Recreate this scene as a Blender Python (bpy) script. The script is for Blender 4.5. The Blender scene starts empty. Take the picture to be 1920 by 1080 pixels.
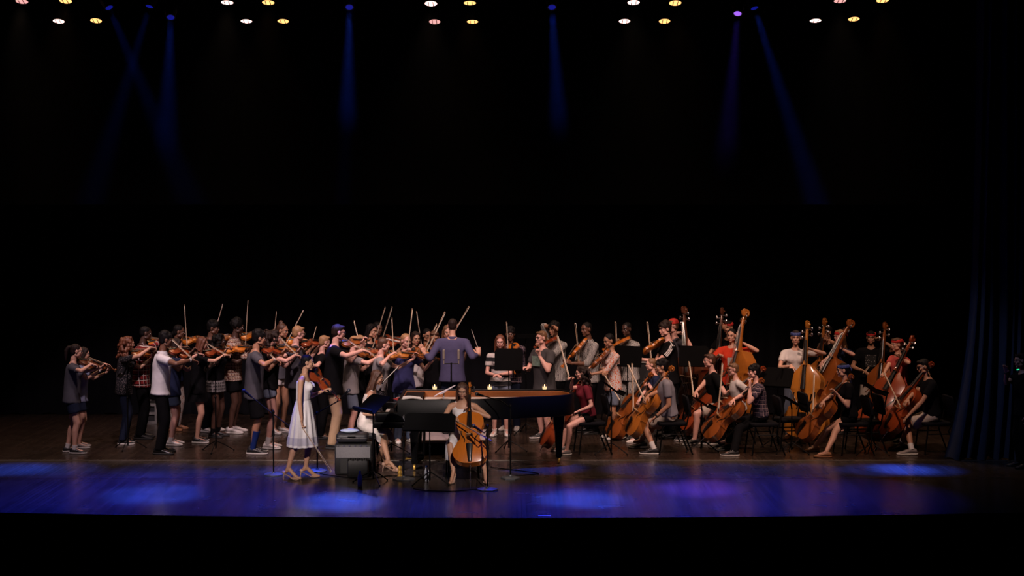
import bpy, math, random
import numpy as np
from mathutils import Vector as V, Matrix as M

sc = bpy.context.scene
COL = sc.collection
random.seed(7)
RAD = math.radians
FOH_P, SOLO_P, ELEC_P, LAMP_P, BEAM_P, HAZE_D = 650.0, 8200.0, 1080.0, 120.0, 6500.0, 0.0015    # lamp powers, haze density

# ------------------------------------------------------------------ camera
FPX, CAM_H, HORIZON = 3150.0, 3.6, 390.0
PITCH = math.atan((540 - HORIZON) / FPX)
cam_data = bpy.data.cameras.new('camera')
cam_data.sensor_width = 36.0
cam_data.lens = 36.0 * FPX / 1920.0
cam_data.clip_end = 200
cam = bpy.data.objects.new('camera', cam_data)
cam.location = (0, 0, CAM_H)
cam.rotation_euler = (math.pi / 2 - PITCH, 0, 0)
COL.objects.link(cam)
sc.camera = cam

# ------------------------------------------------------------------ world, exposure
world = bpy.data.worlds.new('dark_hall')
sc.world = world
world.use_nodes = True
world.node_tree.nodes['Background'].inputs[0].default_value = (0.05, 0.06, 0.12, 1)
world.node_tree.nodes['Background'].inputs[1].default_value = 0.0
vs = sc.view_settings
vs.view_transform = 'Standard'
vs.look = 'None'
vs.exposure = 0.0
vs.gamma = 1.0
vs.use_curve_mapping = False
sc.cycles.use_denoising = True
sc.cycles.max_bounces = 6
sc.cycles.volume_bounces = 0
sc.cycles.sample_clamp_indirect = 3.0
sc.cycles.caustics_reflective = False
sc.cycles.caustics_refractive = False
sc.cycles.volume_step_rate = 4.0


def pix(px, py, Y):
    """point of the stage that lies at depth Y behind a pixel of the 1920x1080 picture"""
    u, v = (px - 960) / FPX, (540 - py) / FPX
    c, s = math.cos(PITCH), math.sin(PITCH)
    d = V((u, c + v * s, -s + v * c))
    return V((0, 0, CAM_H)) + d * (Y / d.y)


def ground(px, py, z=0.0):
    u, v = (px - 960) / FPX, (540 - py) / FPX
    c, s = math.cos(PITCH), math.sin(PITCH)
    d = V((u, c + v * s, -s + v * c))
    return V((0, 0, CAM_H)) + d * ((z - CAM_H) / d.z)


def groundY(py):
    return ground(960, py).y


def pixdepth(px, py, p0, length, sign):
    """point behind a pixel that lies `length` from p0, nearer (-1) or farther (+1)"""
    q = pix(px, py, p0.y)
    lat = (q - p0).length
    dy = math.sqrt(max(length * length - lat * lat, 0.0))
    q = pix(px, py, p0.y + sign * dy)
    d = q - p0
    return p0 + d.normalized() * length


# ------------------------------------------------------------------ theatre lamps out of the picture
def spot(name, loc, aim, color, power, angle, blend=0.6, radius=0.1, parent=None):
    L = bpy.data.lights.new(name, 'SPOT')
    L.color = color
    L.energy = power
    L.spot_size = RAD(angle)
    L.spot_blend = blend
    L.shadow_soft_size = radius
    o = bpy.data.objects.new(name, L)
    o.location = loc
    d = V(aim) - V(loc)
    o.rotation_euler = d.to_track_quat('-Z', 'Y').to_euler()
    COL.objects.link(o)
    return o


WARM = (1.0, 0.70, 0.50)
AMBER = (1.0, 0.52, 0.22)
# front-of-house lamps on the catwalk above the seats: a low wash and two specials on the soloists
for x, ax, p in ((-7.0, -3.6, FOH_P), (0.5, -0.4, FOH_P), (6.0, 2.6, FOH_P * 0.7)):
    spot('house_spotlight', (x, 7.0, 10.5), (ax, 25.6, 1.6), (1.0, 0.80, 0.74), p, 17, 0.6, 0.15)
for x, a in ((-5.0, (-2.75, 22.2, 0.8)), (2.5, (-0.62, 22.2, 0.55)), (-6.5, (-1.7, 22.9, 0.7))):
    spot('house_spotlight', (x, 6.0, 9.0), a, (1.0, 0.82, 0.76), SOLO_P, 6.5, 0.7, 0.10)
# first electric, above the picture, aimed upstage
for x, k, c in ((-6.6, 0.65, (1.0, 0.74, 0.80)), (-4.4, 1.1, (1.0, 0.72, 0.74)), (-2.2, 1.2, (1.0, 0.70, 0.70)), (0.0, 1.1, (1.0, 0.68, 0.60)), (2.2, 1.0, (1.0, 0.66, 0.55)), (4.4, 1.05, (1.0, 0.64, 0.50))):
    spot('electric_spotlight', (x, 20.6, 7.2), (x * 0.95, 25.5, 1.0), c, ELEC_P * k, 40, 0.45, 0.12)

# ------------------------------------------------------------------ materials
MATS = {}


def _n(nt, kind, **kw):
    n = nt.nodes.new(kind)
    for k, v in kw.items():
        setattr(n, k, v)
    return n


def mat(name, color=(0.5, 0.5, 0.5), rough=0.6, metal=0.0, coat=0.0, vary=0.18, scale=18.0, emit=0.0,
        pattern=None, c2=None, c3=None, sheen=0.0, bump=0.0, trans=0.0, psize=1.0, spec=None, streak=False):
    if name in MATS:
        return MATS[name]
    m = bpy.data.materials.new(name)
    m.use_nodes = True
    nt = m.node_tree
    b = nt.nodes['Principled BSDF']
    L = nt.links.new
    b.inputs['Roughness'].default_value = rough
    b.inputs['Metallic'].default_value = metal
    b.inputs['Coat Weight'].default_value = coat
    b.inputs['Coat Roughness'].default_value = 0.08
    b.inputs['Sheen Weight'].default_value = sheen
    b.inputs['Transmission Weight'].default_value = trans
    if spec is not None:
        b.inputs['Specular IOR Level'].default_value = spec
    tc = _n(nt, 'ShaderNodeTexCoord')
    col = color + (1,) if len(color) == 3 else color
    out = None
    if pattern in ('plaid', 'stripe', 'check'):
        sep = _n(nt, 'ShaderNodeSeparateXYZ')
        L(tc.outputs['Object'], sep.inputs[0])

        def band(sock, freq, duty):
            a = _n(nt, 'ShaderNodeMath', operation='MULTIPLY')
            L(sock, a.inputs[0])
            a.inputs[1].default_value = freq / psize
            f = _n(nt, 'ShaderNodeMath', operation='FRACT')
            L(a.outputs[0], f.inputs[0])
            g = _n(nt, 'ShaderNodeMath', operation='LESS_THAN')
            L(f.outputs[0], g.inputs[0])
            g.inputs[1].default_value = duty
            return g.outputs[0]

        def mix(fac, a, bcol):
            x = _n(nt, 'ShaderNodeMix', data_type='RGBA')
            L(fac, x.inputs[0])
            if hasattr(a, 'is_output'):
                L(a, x.inputs[6])
            else:
                x.inputs[6].default_value = a + (1,)
            x.inputs[7].default_value = bcol + (1,)
            return x.outputs[2]
        if pattern == 'stripe':
            out = mix(band(sep.outputs[2], 16, 0.5), color, c2)
        elif pattern == 'check':
            w = _n(nt, 'ShaderNodeTexWave', wave_type='BANDS')
            w.inputs['Scale'].default_value = 14 / psize
            w.inputs['Distortion'].default_value = 6
            L(tc.outputs['Object'], w.inputs['Vector'])
            g = _n(nt, 'ShaderNodeMath', operation='GREATER_THAN')
            L(w.outputs['Fac'], g.inputs[0])
            g.inputs[1].default_value = 0.5
            out = mix(g.outputs[0], color, c2)
        else:
            o1 = mix(band(sep.outputs[2], 13, 0.4), color, c2)
            sx = _n(nt, 'ShaderNodeMath', operation='ADD')
            L(sep.outputs[0], sx.inputs[0])
            L(sep.outputs[1], sx.inputs[1])
            o2 = mix(band(sx.outputs[0], 11, 0.4), o1, c2)
            o3 = mix(band(sep.outputs[2], 13, 0.1), o2, c3)
            out = mix(band(sx.outputs[0], 11, 0.1), o3, c3)
    elif pattern == 'floral':
        vo = _n(nt, 'ShaderNodeTexVoronoi')
        vo.inputs['Scale'].default_value = 36 / psize
        L(tc.outputs['Object'], vo.inputs['Vector'])
        r = _n(nt, 'ShaderNodeValToRGB')
        r.color_ramp.interpolation = 'CONSTANT'
        r.color_ramp.elements[0].color = c2 + (1,)
        r.color_ramp.elements[1].position = 0.42
        r.color_ramp.elements[1].color = color + (1,)
        e = r.color_ramp.elements.new(0.24)
        e.color = (c3 or c2) + (1,)
        L(vo.outputs['Distance'], r.inputs[0])
        out = r.outputs[0]
    elif pattern == 'wood':
        mp = _n(nt, 'ShaderNodeMapping')
        mp.inputs['Scale'].default_value = (30, 3, 30)
        L(tc.outputs['Object'], mp.inputs[0])
        w = _n(nt, 'ShaderNodeTexNoise')
        w.inputs['Scale'].default_value = 2.5 / psize
        w.inputs['Detail'].default_value = 4
        L(mp.outputs[0], w.inputs['Vector'])
        x = _n(nt, 'ShaderNodeMix', data_type='RGBA')
        L(w.outputs['Fac'], x.inputs[0])
        x.inputs[6].default_value = color + (1,)
        x.inputs[7].default_value = (c2 or tuple(c * 0.45 for c in color)) + (1,)
        out = x.outputs[2]
    nz = _n(nt, 'ShaderNodeTexNoise')
    nz.inputs['Scale'].default_value = scale
    nz.inputs['Detail'].default_value = 3
    if streak:
        sm = _n(nt, 'ShaderNodeMapping')
        sm.inputs['Scale'].default_value = (1.0, 1.0, 0.12)
        L(tc.outputs['Object'], sm.inputs[0])
        L(sm.outputs[0], nz.inputs['Vector'])
    else:
        L(tc.outputs['Object'], nz.inputs['Vector'])
    mr = _n(nt, 'ShaderNodeMapRange')
    mr.inputs['To Min'].default_value = 1 - vary
    mr.inputs['To Max'].default_value = 1 + vary
    L(nz.outputs['Fac'], mr.inputs['Value'])
    mu = _n(nt, 'ShaderNodeMix', data_type='RGBA', blend_type='MULTIPLY')
    mu.inputs[0].default_value = 1.0
    if out is not None:
        L(out, mu.inputs[6])
    else:
        mu.inputs[6].default_value = col
    L(mr.outputs[0], mu.inputs[7])
    L(mu.outputs[2], b.inputs['Base Color'])
    if bump:
        bp = _n(nt, 'ShaderNodeBump')
        bp.inputs['Strength'].default_value = bump
        bp.inputs['Distance'].default_value = 0.01
        L(nz.outputs['Fac'], bp.inputs['Height'])
        L(bp.outputs[0], b.inputs['Normal'])
    if emit:
        L(mu.outputs[2], b.inputs['Emission Color'])
        b.inputs['Emission Strength'].default_value = emit
    MATS[name] = m
    return m


# ------------------------------------------------------------------ mesh builder
class MB:
    def __init__(self):
        self.v, self.f, self.mi = [], [], []
        self.cur = 0

    def add(self, vs_, fs):
        k = len(self.v)
        self.v += [tuple(p) for p in vs_]
        self.f += [tuple(k + i for i in f) for f in fs]
        self.mi += [self.cur] * len(fs)

    def rings(self, rings, cap=True, closed=True):
        n = len(rings[0])
        vs_ = [p for r in rings for p in r]
        fs = []
        for i in range(len(rings) - 1):
            for j in range(n if closed else n - 1):
                a, b = i * n + j, i * n + (j + 1) % n
                fs.append((a, b, b + n, a + n))
        if cap:
            fs.append(tuple(range(n))[::-1])
            k = (len(rings) - 1) * n
            fs.append(tuple(range(k, k + n)))
        self.add(vs_, fs)

    def loft(self, secs, n=16, cap=True, power=1.0):
        """secs: (centre, half-width vector, half-depth vector)"""
        out = []
        for c, ax, ay in secs:
            r = []
            for j in range(n):
                t = 2 * math.pi * j / n
                cx, cy = math.cos(t), math.sin(t)
                if power != 1.0:
                    cx = math.copysign(abs(cx) ** power, cx)
                    cy = math.copysign(abs(cy) ** power, cy)
                r.append(V(c) + V(ax) * cx + V(ay) * cy)
            out.append(r)
        self.rings(out, cap)

    def tube(self, pts, rad, n=8, cap=True, flat=1.0, upv=None):
        pts = [V(p) for p in pts]
        if not hasattr(rad, '__len__'):
            rad = [rad] * len(pts)
        t0 = (pts[1] - pts[0]).normalized()
        ref = V(upv) if upv is not None else (V((0, 0, 1)) if abs(t0.z) < 0.9 else V((1, 0, 0)))
        x = t0.cross(ref).normalized()
        secs = []
        for i, p in enumerate(pts):
            a = pts[max(i - 1, 0)]
            b = pts[min(i + 1, len(pts) - 1)]
            t = (b - a).normalized()
            x = (x - t * x.dot(t))
            x = x.normalized() if x.length > 1e-6 else t.orthogonal().normalized()
            y = t.cross(x)
            secs.append((p, x * rad[i], y * rad[i] * flat))
        self.loft(secs, n, cap)

    def capsule(self, a, b, ra, rb, n=10):
        a, b = V(a), V(b)
        t = (b - a)
        L = t.length
        t = t.normalized() if L > 1e-6 else V((0, 0, 1))
        pts, rs = [], []
        for k in range(4):
            an = math.pi / 2 * (1 - k / 4)
            pts.append(a - t * ra * math.sin(an) * 0.999)
            rs.append(max(ra * math.cos(an), 0.001))
        pts.append(a); rs.append(ra)
        pts.append(b); rs.append(rb)
        for k in range(1, 5):
            an = math.pi / 2 * k / 4
            pts.append(b + t * rb * math.sin(an) * 0.999)
            rs.append(max(rb * math.cos(an), 0.001))
        self.tube(pts, rs, n)

    def chain(self, pts, rs, n=10):
        for i in range(len(pts) - 1):
            self.capsule(pts[i], pts[i + 1], rs[i], rs[i + 1], n)

    def ball(self, c, r, ax=None, n=12, m=8):
        c = V(c)
        if not hasattr(r, '__len__'):
            r = (r, r, r)
        X, Y, Z = ax if ax else (V((1, 0, 0)), V((0, 1, 0)), V((0, 0, 1)))
        secs = []
        for i in range(m + 1):
            a = -math.pi / 2 + math.pi * i / m
            k = max(math.cos(a), 0.02)
            secs.append((c + Z * (r[2] * math.sin(a)), X * (r[0] * k), Y * (r[1] * k)))
        self.loft(secs, n)

    def box(self, c, s, ax=None):
        c = V(c)
        X, Y, Z = ax if ax else (V((1, 0, 0)), V((0, 1, 0)), V((0, 0, 1)))
        vs_ = [c + X * (s[0] / 2 * i) + Y * (s[1] / 2 * j) + Z * (s[2] / 2 * k)
               for k in (-1, 1) for j in (-1, 1) for i in (-1, 1)]
        self.add(vs_, [(0, 2, 3, 1), (4, 5, 7, 6), (0, 1, 5, 4), (2, 6, 7, 3), (0, 4, 6, 2), (1, 3, 7, 5)])

    def rbox(self, c, s, r, ax=None, n=3):
        """box with its vertical edges rounded and top edge softened"""
        c = V(c)
        X, Y, Z = ax if ax else (V((1, 0, 0)), V((0, 1, 0)), V((0, 0, 1)))
        hx, hy, hz = s[0] / 2, s[1] / 2, s[2] / 2

        def ring(ins, z):
            o = []
            rr = max(r - ins, 0.0005)
            for qx, qy, a0 in ((1, 1, 0), (-1, 1, 90), (-1, -1, 180), (1, -1, 270)):
                for k in range(n + 1):
                    a = RAD(a0 + 90 * k / n)
                    o.append(c + X * (qx * (hx - r) + rr * math.cos(a)) + Y * (qy * (hy - r) + rr * math.sin(a)) + Z * z)
            return o
        e = min(r * 0.6, hz * 0.5)
        self.rings([ring(e, -hz), ring(0, -hz + e), ring(0, hz - e), ring(e * 0.3, hz - e * 0.3), ring(e, hz)])

    def prism(self, pts, off):
        n = len(pts)
        a = [V(p) for p in pts]
        b = [p + V(off) for p in a]
        fs = [tuple(range(n))[::-1], tuple(range(n, 2 * n))]
        fs += [(i, (i + 1) % n, n + (i + 1) % n, n + i) for i in range(n)]
        self.add(a + b, fs)

    def mesh(self, name, mats, smooth=True):
        me = bpy.data.meshes.new(name)
        me.from_pydata(self.v, [], self.f)
        for m in (mats if isinstance(mats, (list, tuple)) else [mats]):
            me.materials.append(m)
        if any(self.mi):
            me.polygons.foreach_set('material_index', self.mi)
        if smooth:
            me.polygons.foreach_set('use_smooth', [True] * len(me.polygons))
            try:
                me.set_sharp_from_angle(angle=RAD(50 if smooth is True else smooth))
            except Exception:
                pass
        me.update()
        return me

    def build(self, name, mats, parent=None, smooth=True):
        return link(name, self.mesh(name, mats, smooth), parent)


def link(name, data, parent=None):
    o = bpy.data.objects.new(name, data)
    COL.objects.link(o)
    if parent is not None:
        o.parent = parent
    return o


def tag(o, label=None, cat=None, group=None, kind=None):
    for k, v in (('label', label), ('category', cat), ('group', group), ('kind', kind)):
        if v:
            o[k] = v
    return o


def empty(name, loc=(0, 0, 0), rz=0.0, label=None, cat=None, group=None):
    o = link(name, None)
    o.empty_display_size = 0.1
    o.location = loc
    o.rotation_euler = (0, 0, rz)
    return tag(o, label, cat, group)


def copy_tree(o, parent=None):
    c = o.copy()
    COL.objects.link(c)
    c.parent = parent
    for ch in list(o.children):
        copy_tree(ch, c)
    return c


def frame_matrix(o, x, y, z):
    m = M.Identity(4)
    for i in range(3):
        m[i][0], m[i][1], m[i][2], m[i][3] = x[i], y[i], z[i], o[i]
    return m


# remesh queue: objects whose overlapping solids become one continuous skin
QUEUE = []


def fuse(o, voxel, smooth=3, extra=None):
    r = o.modifiers.new('fuse', 'REMESH')
    r.mode = 'VOXEL'
    r.voxel_size = voxel
    if smooth:
        s = o.modifiers.new('soften', 'SMOOTH')
        s.factor = 0.5
        s.iterations = smooth
    QUEUE.append((o, extra))


def mesh_arrays(me):
    n = len(me.vertices)
    v = np.empty(n * 3, dtype=np.float32)
    me.vertices.foreach_get('co', v)
    return v.reshape(-1, 3), [tuple(p.vertices) for p in me.polygons], [p.material_index for p in me.polygons]


def flush():
    dg = bpy.context.evaluated_depsgraph_get()
    dg.update()
    done = []
    for o, extra in QUEUE:
        me = bpy.data.meshes.new_from_object(o.evaluated_get(dg))
        done.append((o, extra, me))
    for o, extra, me in done:
        mats = list(o.data.materials)
        if extra:
            v, f, mi = mesh_arrays(me)
            vs_, fs, ms = [v], list(f), [0] * len(f)
            k = len(v)
            for ev, ef, em in extra:
                vs_.append(np.asarray(ev, dtype=np.float32).reshape(-1, 3))
                fs += [tuple(k + i for i in q) for q in ef]
                ms += list(em)
                k += len(ev)
            nm = bpy.data.meshes.new(o.name)
            nm.from_pydata(np.concatenate(vs_).tolist(), [], fs)
            me = nm
        me.materials.clear()
        for m in mats:
            me.materials.append(m)
        if extra:
            me.polygons.foreach_set('material_index', ms)
        me.polygons.foreach_set('use_smooth', [True] * len(me.polygons))
        me.name = o.name
        old = o.data
        o.modifiers.clear()
        o.data = me
        bpy.data.meshes.remove(old)
        me.update()
    QUEUE.clear()
# ------------------------------------------------------------------ head and hair templates (face looks along +Y, origin at mid-head)
SKINS = {
    'fair': mat('skin_fair', (0.62, 0.34, 0.24), 0.5, vary=0.06),
    'pink': mat('skin_pink', (0.66, 0.36, 0.29), 0.5, vary=0.06),
    'tan': mat('skin_tan', (0.42, 0.21, 0.125), 0.5, vary=0.06),
    'olive': mat('skin_olive', (0.50, 0.27, 0.17), 0.5, vary=0.06),
    'brown': mat('skin_brown', (0.17, 0.075, 0.045), 0.45, vary=0.06),
    'dark': mat('skin_dark', (0.075, 0.036, 0.025), 0.42, vary=0.06),
}
HAIRS = {
    'black': mat('hair_black', (0.006, 0.005, 0.005), 0.6, spec=0.2, bump=0.9, scale=70, streak=True),
    'dark': mat('hair_dark_brown', (0.018, 0.009, 0.007), 0.6, spec=0.25, bump=0.9, scale=70, streak=True),
    'brown': mat('hair_brown', (0.075, 0.032, 0.018), 0.45, bump=0.9, scale=70, streak=True),
    'auburn': mat('hair_auburn', (0.13, 0.040, 0.018), 0.45, bump=0.9, scale=70, streak=True),
    'light': mat('hair_light_brown', (0.17, 0.085, 0.040), 0.45, bump=0.9, scale=70, streak=True),
    'blond': mat('hair_blond', (0.36, 0.20, 0.095), 0.45, bump=0.9, scale=70, streak=True),
}
M_LIP = mat('lip', (0.40, 0.12, 0.10), 0.4)
M_EYE = mat('eye_white', (0.62, 0.58, 0.55), 0.25)
M_PUPIL = mat('eye_dark', (0.015, 0.010, 0.008), 0.2)

hb = MB()
hb.ball((0, -0.012, 0.030), (0.075, 0.096, 0.085), n=16, m=12)
hb.ball((0, 0.026, -0.040), (0.058, 0.060, 0.066), n=16, m=10)
hb.ball((0, 0.062, -0.090), (0.026, 0.024, 0.022))
hb.ball((0, 0.072, 0.030), (0.054, 0.020, 0.013))
for sx in (-1, 1):
    hb.ball((sx * 0.036, 0.056, -0.022), (0.025, 0.026, 0.024))
    hb.ball((sx * 0.078, -0.008, -0.005), (0.011, 0.022, 0.033))
    hb.ball((sx * 0.050, 0.012, -0.066), (0.018, 0.040, 0.022))
hb.chain([(0, 0.084, 0.016), (0, 0.102, -0.018)], [0.009, 0.011])
hb.ball((0, 0.096, -0.022), (0.017, 0.010, 0.009))
hb.ball((0, 0.086, -0.052), (0.023, 0.012, 0.006))
hb.ball((0, 0.084, -0.063), (0.020, 0.012, 0.007))
hb.chain([(0, -0.014, -0.050), (0, -0.032, -0.150)], [0.046, 0.048])
head_o = hb.build('head_template', [SKINS['fair']])
fuse(head_o, 0.0075, 4)

HAIR_T = {}


def hair_t(key, fn, voxel=0.012):
    b = MB()
    fn(b)
    o = b.build('hair_template', [HAIRS['dark']])
    fuse(o, voxel, 2)
    HAIR_T[key] = o


def h_cap(b, thick=1.0):
    b.ball((0, -0.024, 0.044), (0.083 * thick, 0.096 * thick, 0.084 * thick), n=16, m=10)
    b.ball((0, -0.052, -0.005), (0.072, 0.060, 0.075))


def h_short(b):
    h_cap(b)
    for i in range(7):
        a = RAD(-60 + 20 * i)
        b.ball((0.06 * math.sin(a), 0.058 * math.cos(a) + 0.005, 0.088 + 0.008 * (i % 2)), (0.026, 0.026, 0.020), n=8, m=6)


def h_mop(b):
    h_cap(b, 1.06)
    rr = random.Random(3)
    for i in range(34):
        a, e = rr.uniform(0, 6.28), rr.uniform(0.15, 1.4)
        b.ball((0.082 * math.cos(a) * math.cos(e), -0.02 + 0.092 * math.sin(a) * math.cos(e), 0.055 + 0.075 * math.sin(e)), 0.024, n=8, m=6)
    for i in range(6):
        b.ball((-0.05 + 0.02 * i, 0.074, 0.062), (0.016, 0.014, 0.024), n=8, m=6)


def h_buzz(b):
    b.ball((0, -0.018, 0.040), (0.079, 0.095, 0.080), n=16, m=10)
    b.ball((0, -0.050, -0.005), (0.068, 0.056, 0.060))


def h_long(b):
    h_cap(b, 1.03)
    secs = []
    for z, w, y, d in ((0.05, 0.082, -0.045, 0.06), (-0.03, 0.092, -0.055, 0.055), (-0.10, 0.098, -0.065, 0.05), (-0.18, 0.105, -0.080, 0.042),
                       (-0.26, 0.100, -0.090, 0.036), (-0.34, 0.080, -0.095, 0.026), (-0.38, 0.045, -0.092, 0.016)):
        secs.append((V((0, y, z)), V((w, 0, 0)), V((0, d, 0))))
    b.loft(secs, 14)
    for sx in (-1, 1):
        b.chain([(sx * 0.055, 0.030, 0.090), (sx * 0.082, 0.000, 0.02), (sx * 0.086, -0.020, -0.08), (sx * 0.092, -0.028, -0.19), (sx * 0.090, -0.02, -0.29)],
                [0.024, 0.022, 0.024, 0.024, 0.012], 8)


def h_curly(b):
    h_cap(b, 1.05)
    rr = random.Random(11)
    for i in range(80):
        a, z = rr.uniform(2.7, 6.7), rr.uniform(-0.27, 0.11)
        r = 0.100 + 0.030 * rr.random() - (0.05 if z > 0.07 else 0) + (0.015 if z < -0.05 else 0)
        b.ball((r * math.cos(a), -0.02 + r * math.sin(a), z), rr.uniform(0.022, 0.034), n=8, m=6)


def h_tail(b):
    h_cap(b)
    b.chain([(0, -0.105, 0.055), (0, -0.150, 0.045), (0, -0.172, -0.02), (0, -0.165, -0.10), (0, -0.150, -0.19)], [0.026, 0.030, 0.034, 0.028, 0.010], 8)
    b.ball((0, -0.110, 0.055), 0.028)


def h_bun(b):
    h_cap(b)
    b.ball((0, -0.055, 0.135), (0.042, 0.042, 0.036))


def h_low(b):
    h_cap(b)
    b.ball((0, -0.105, -0.045), (0.044, 0.036, 0.044))
    b.ball((0, -0.075, -0.03), (0.05, 0.05, 0.05))


def h_afro(b):
    rr = random.Random(5)
    b.ball((0, -0.03, 0.055), (0.105, 0.108, 0.098), n=16, m=10)
    for i in range(50):
        a, e = rr.uniform(0, 6.28), rr.uniform(-0.4, 1.5)
        if e < 0.5 and math.sin(a) > 0.2:
            continue
        b.ball((0.10 * math.cos(a) * math.cos(e), -0.03 + 0.10 * math.sin(a) * math.cos(e), 0.055 + 0.095 * math.sin(e)), 0.022, n=8, m=6)


for k_, fn_ in (('short', h_short), ('mop', h_mop), ('buzz', h_buzz), ('long', h_long), ('curly', h_curly), ('tail', h_tail), ('bun', h_bun),
                ('low', h_low), ('afro', h_afro)):
    hair_t(k_, fn_)
flush()
HEAD_V, HEAD_F, _ = mesh_arrays(head_o.data)
HEAD_MI = []
for f in HEAD_F:
    c = HEAD_V[list(f)].mean(axis=0)
    HEAD_MI.append(1 if (abs(c[0]) < 0.024 and c[1] > 0.070 and -0.069 < c[2] < -0.048) else 0)
eb = MB()
for sx in (-1, 1):
    eb.cur = 2
    eb.ball((sx * 0.031, 0.072, 0.006), (0.0125, 0.011, 0.0075), n=8, m=6)
    eb.cur = 3
    eb.ball((sx * 0.031, 0.0805, 0.006), (0.0062, 0.004, 0.0062), n=6, m=4)
    eb.cur = 4
    eb.tube([(sx * 0.013, 0.091, 0.028), (sx * 0.032, 0.089, 0.033), (sx * 0.050, 0.074, 0.028)], [0.004, 0.005, 0.003], 6)
HEAD_V = np.concatenate([HEAD_V, np.array(eb.v, dtype=np.float32)])
k0 = len(HEAD_V) - len(eb.v)
HEAD_F += [tuple(k0 + i for i in f) for f in eb.f]
HEAD_MI += eb.mi
bpy.data.objects.remove(head_o)
HAIR_ME = {}
for k_, o_ in HAIR_T.items():
    HAIR_ME[k_] = o_.data
    bpy.data.objects.remove(o_)


def recolor(me, mats):
    c = me.copy()
    c.materials.clear()
    for m in mats:
        c.materials.append(m)
    return c


_hair_cache = {}


def hair_mesh(style, color):
    if (style, color) not in _hair_cache:
        _hair_cache[(style, color)] = recolor(HAIR_ME[style], [HAIRS[color]])
    return _hair_cache[(style, color)]


def glasses_mesh():
    b = MB()
    for sx in (-1, 1):
        pts = [V((sx * 0.034 + 0.024 * math.cos(t), 0.094, 0.004 + 0.018 * math.sin(t))) for t in [2 * math.pi * i / 12 for i in range(13)]]
        b.tube(pts, 0.0028, 5, cap=False)
        b.tube([(sx * 0.058, 0.092, 0.010), (sx * 0.078, 0.070, 0.012), (sx * 0.083, -0.01, 0.010)], 0.0026, 5)
    b.tube([(-0.010, 0.096, 0.008), (0.0, 0.102, 0.011), (0.010, 0.096, 0.008)], 0.0026, 5)
    return b.mesh('glasses', mat('spectacle_frame', (0.012, 0.010, 0.010), 0.3))


GLASSES = glasses_mesh()


def bandana_mesh(m):
    b = MB()
    secs = []
    for z, k in ((0.040, 1.03), (0.048, 1.10), (0.068, 1.09), (0.088, 1.01), (0.092, 0.90)):
        secs.append((V((0, -0.022, z)), V((0.083 * k, 0, 0)), V((0, 0.100 * k, 0))))
    b.loft(secs, 20)
    b.ball((0, -0.135, 0.055), (0.022, 0.018, 0.018), n=8, m=6)
    for sx in (-1, 1):
        b.tube([(sx * 0.01, -0.135, 0.05), (sx * 0.025, -0.150, 0.015), (sx * 0.035, -0.150, -0.02)], [0.012, 0.016, 0.006], 6, flat=0.4)
    return b.mesh('bandana', m)


def cap_mesh(m):
    b = MB()
    secs = []
    for i in range(7):
        a = math.pi / 2 * i / 6.3
        secs.append((V((0, -0.020, 0.050 + 0.088 * math.sin(a))), V((0.090 * math.cos(a), 0, 0)), V((0, 0.106 * math.cos(a), 0))))
    b.loft(secs, 18)
    b.ball((0, 0.092, 0.056), (0.072, 0.068, 0.010), n=14, m=6)
    return b.mesh('cap', m)


# ------------------------------------------------------------------ shoes (origin under the ankle, toe along +Y)
def shoe_meshes():
    u = MB()
    secs = []
    for y, hw, lo, hi in ((-0.078, 0.018, 0.02, 0.055), (-0.064, 0.034, 0.016, 0.085), (-0.025, 0.040, 0.016, 0.098), (0.025, 0.041, 0.016, 0.088),
                          (0.075, 0.045, 0.016, 0.066), (0.130, 0.047, 0.016, 0.050), (0.170, 0.040, 0.016, 0.042), (0.195, 0.020, 0.016, 0.030)):
        secs.append((V((0, y, (lo + hi) / 2)), V((hw, 0, 0)), V((0, 0, (hi - lo) / 2))))
    u.loft(secs, 12)
    s = MB()
    secs = []
    for y, hw in ((-0.086, 0.016), (-0.072, 0.036), (-0.02, 0.043), (0.05, 0.046), (0.13, 0.051), (0.178, 0.043), (0.204, 0.018)):
        secs.append((V((0, y, 0.0135)), V((hw, 0, 0)), V((0, 0, 0.0133))))
    s.loft(secs, 12, power=0.6)
    l = MB()
    for i in range(4):
        y = 0.03 + 0.022 * i
        z = 0.088 - (i * 0.022) * 0.42
        l.tube([(-0.020, y, z - 0.006), (0, y + 0.004, z + 0.004), (0.020, y, z - 0.006)], 0.0035, 5)
    return u, s, l


_su, _ss, _sl = shoe_meshes()
_shoe_cache = {}
M_LACE = mat('shoe_lace', (0.55, 0.52, 0.5), 0.7)


def shoe(parent, at, direction, upper, sole, laces, scale):
    key = (upper.name, sole.name)
    if key not in _shoe_cache:
        _shoe_cache[key] = (_su.mesh('shoe', upper), _ss.mesh('sole', sole), _sl.mesh('shoelace', M_LACE))
    a, b, c = _shoe_cache[key]
    o = link('shoe', a, parent)
    o.location = at
    o.rotation_euler = (0, 0, math.atan2(direction.y, direction.x) - math.pi / 2)
    o.scale = (scale,) * 3
    link('sole', b, o)
    if laces:
        link('shoelace', c, o)
    return o


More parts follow.
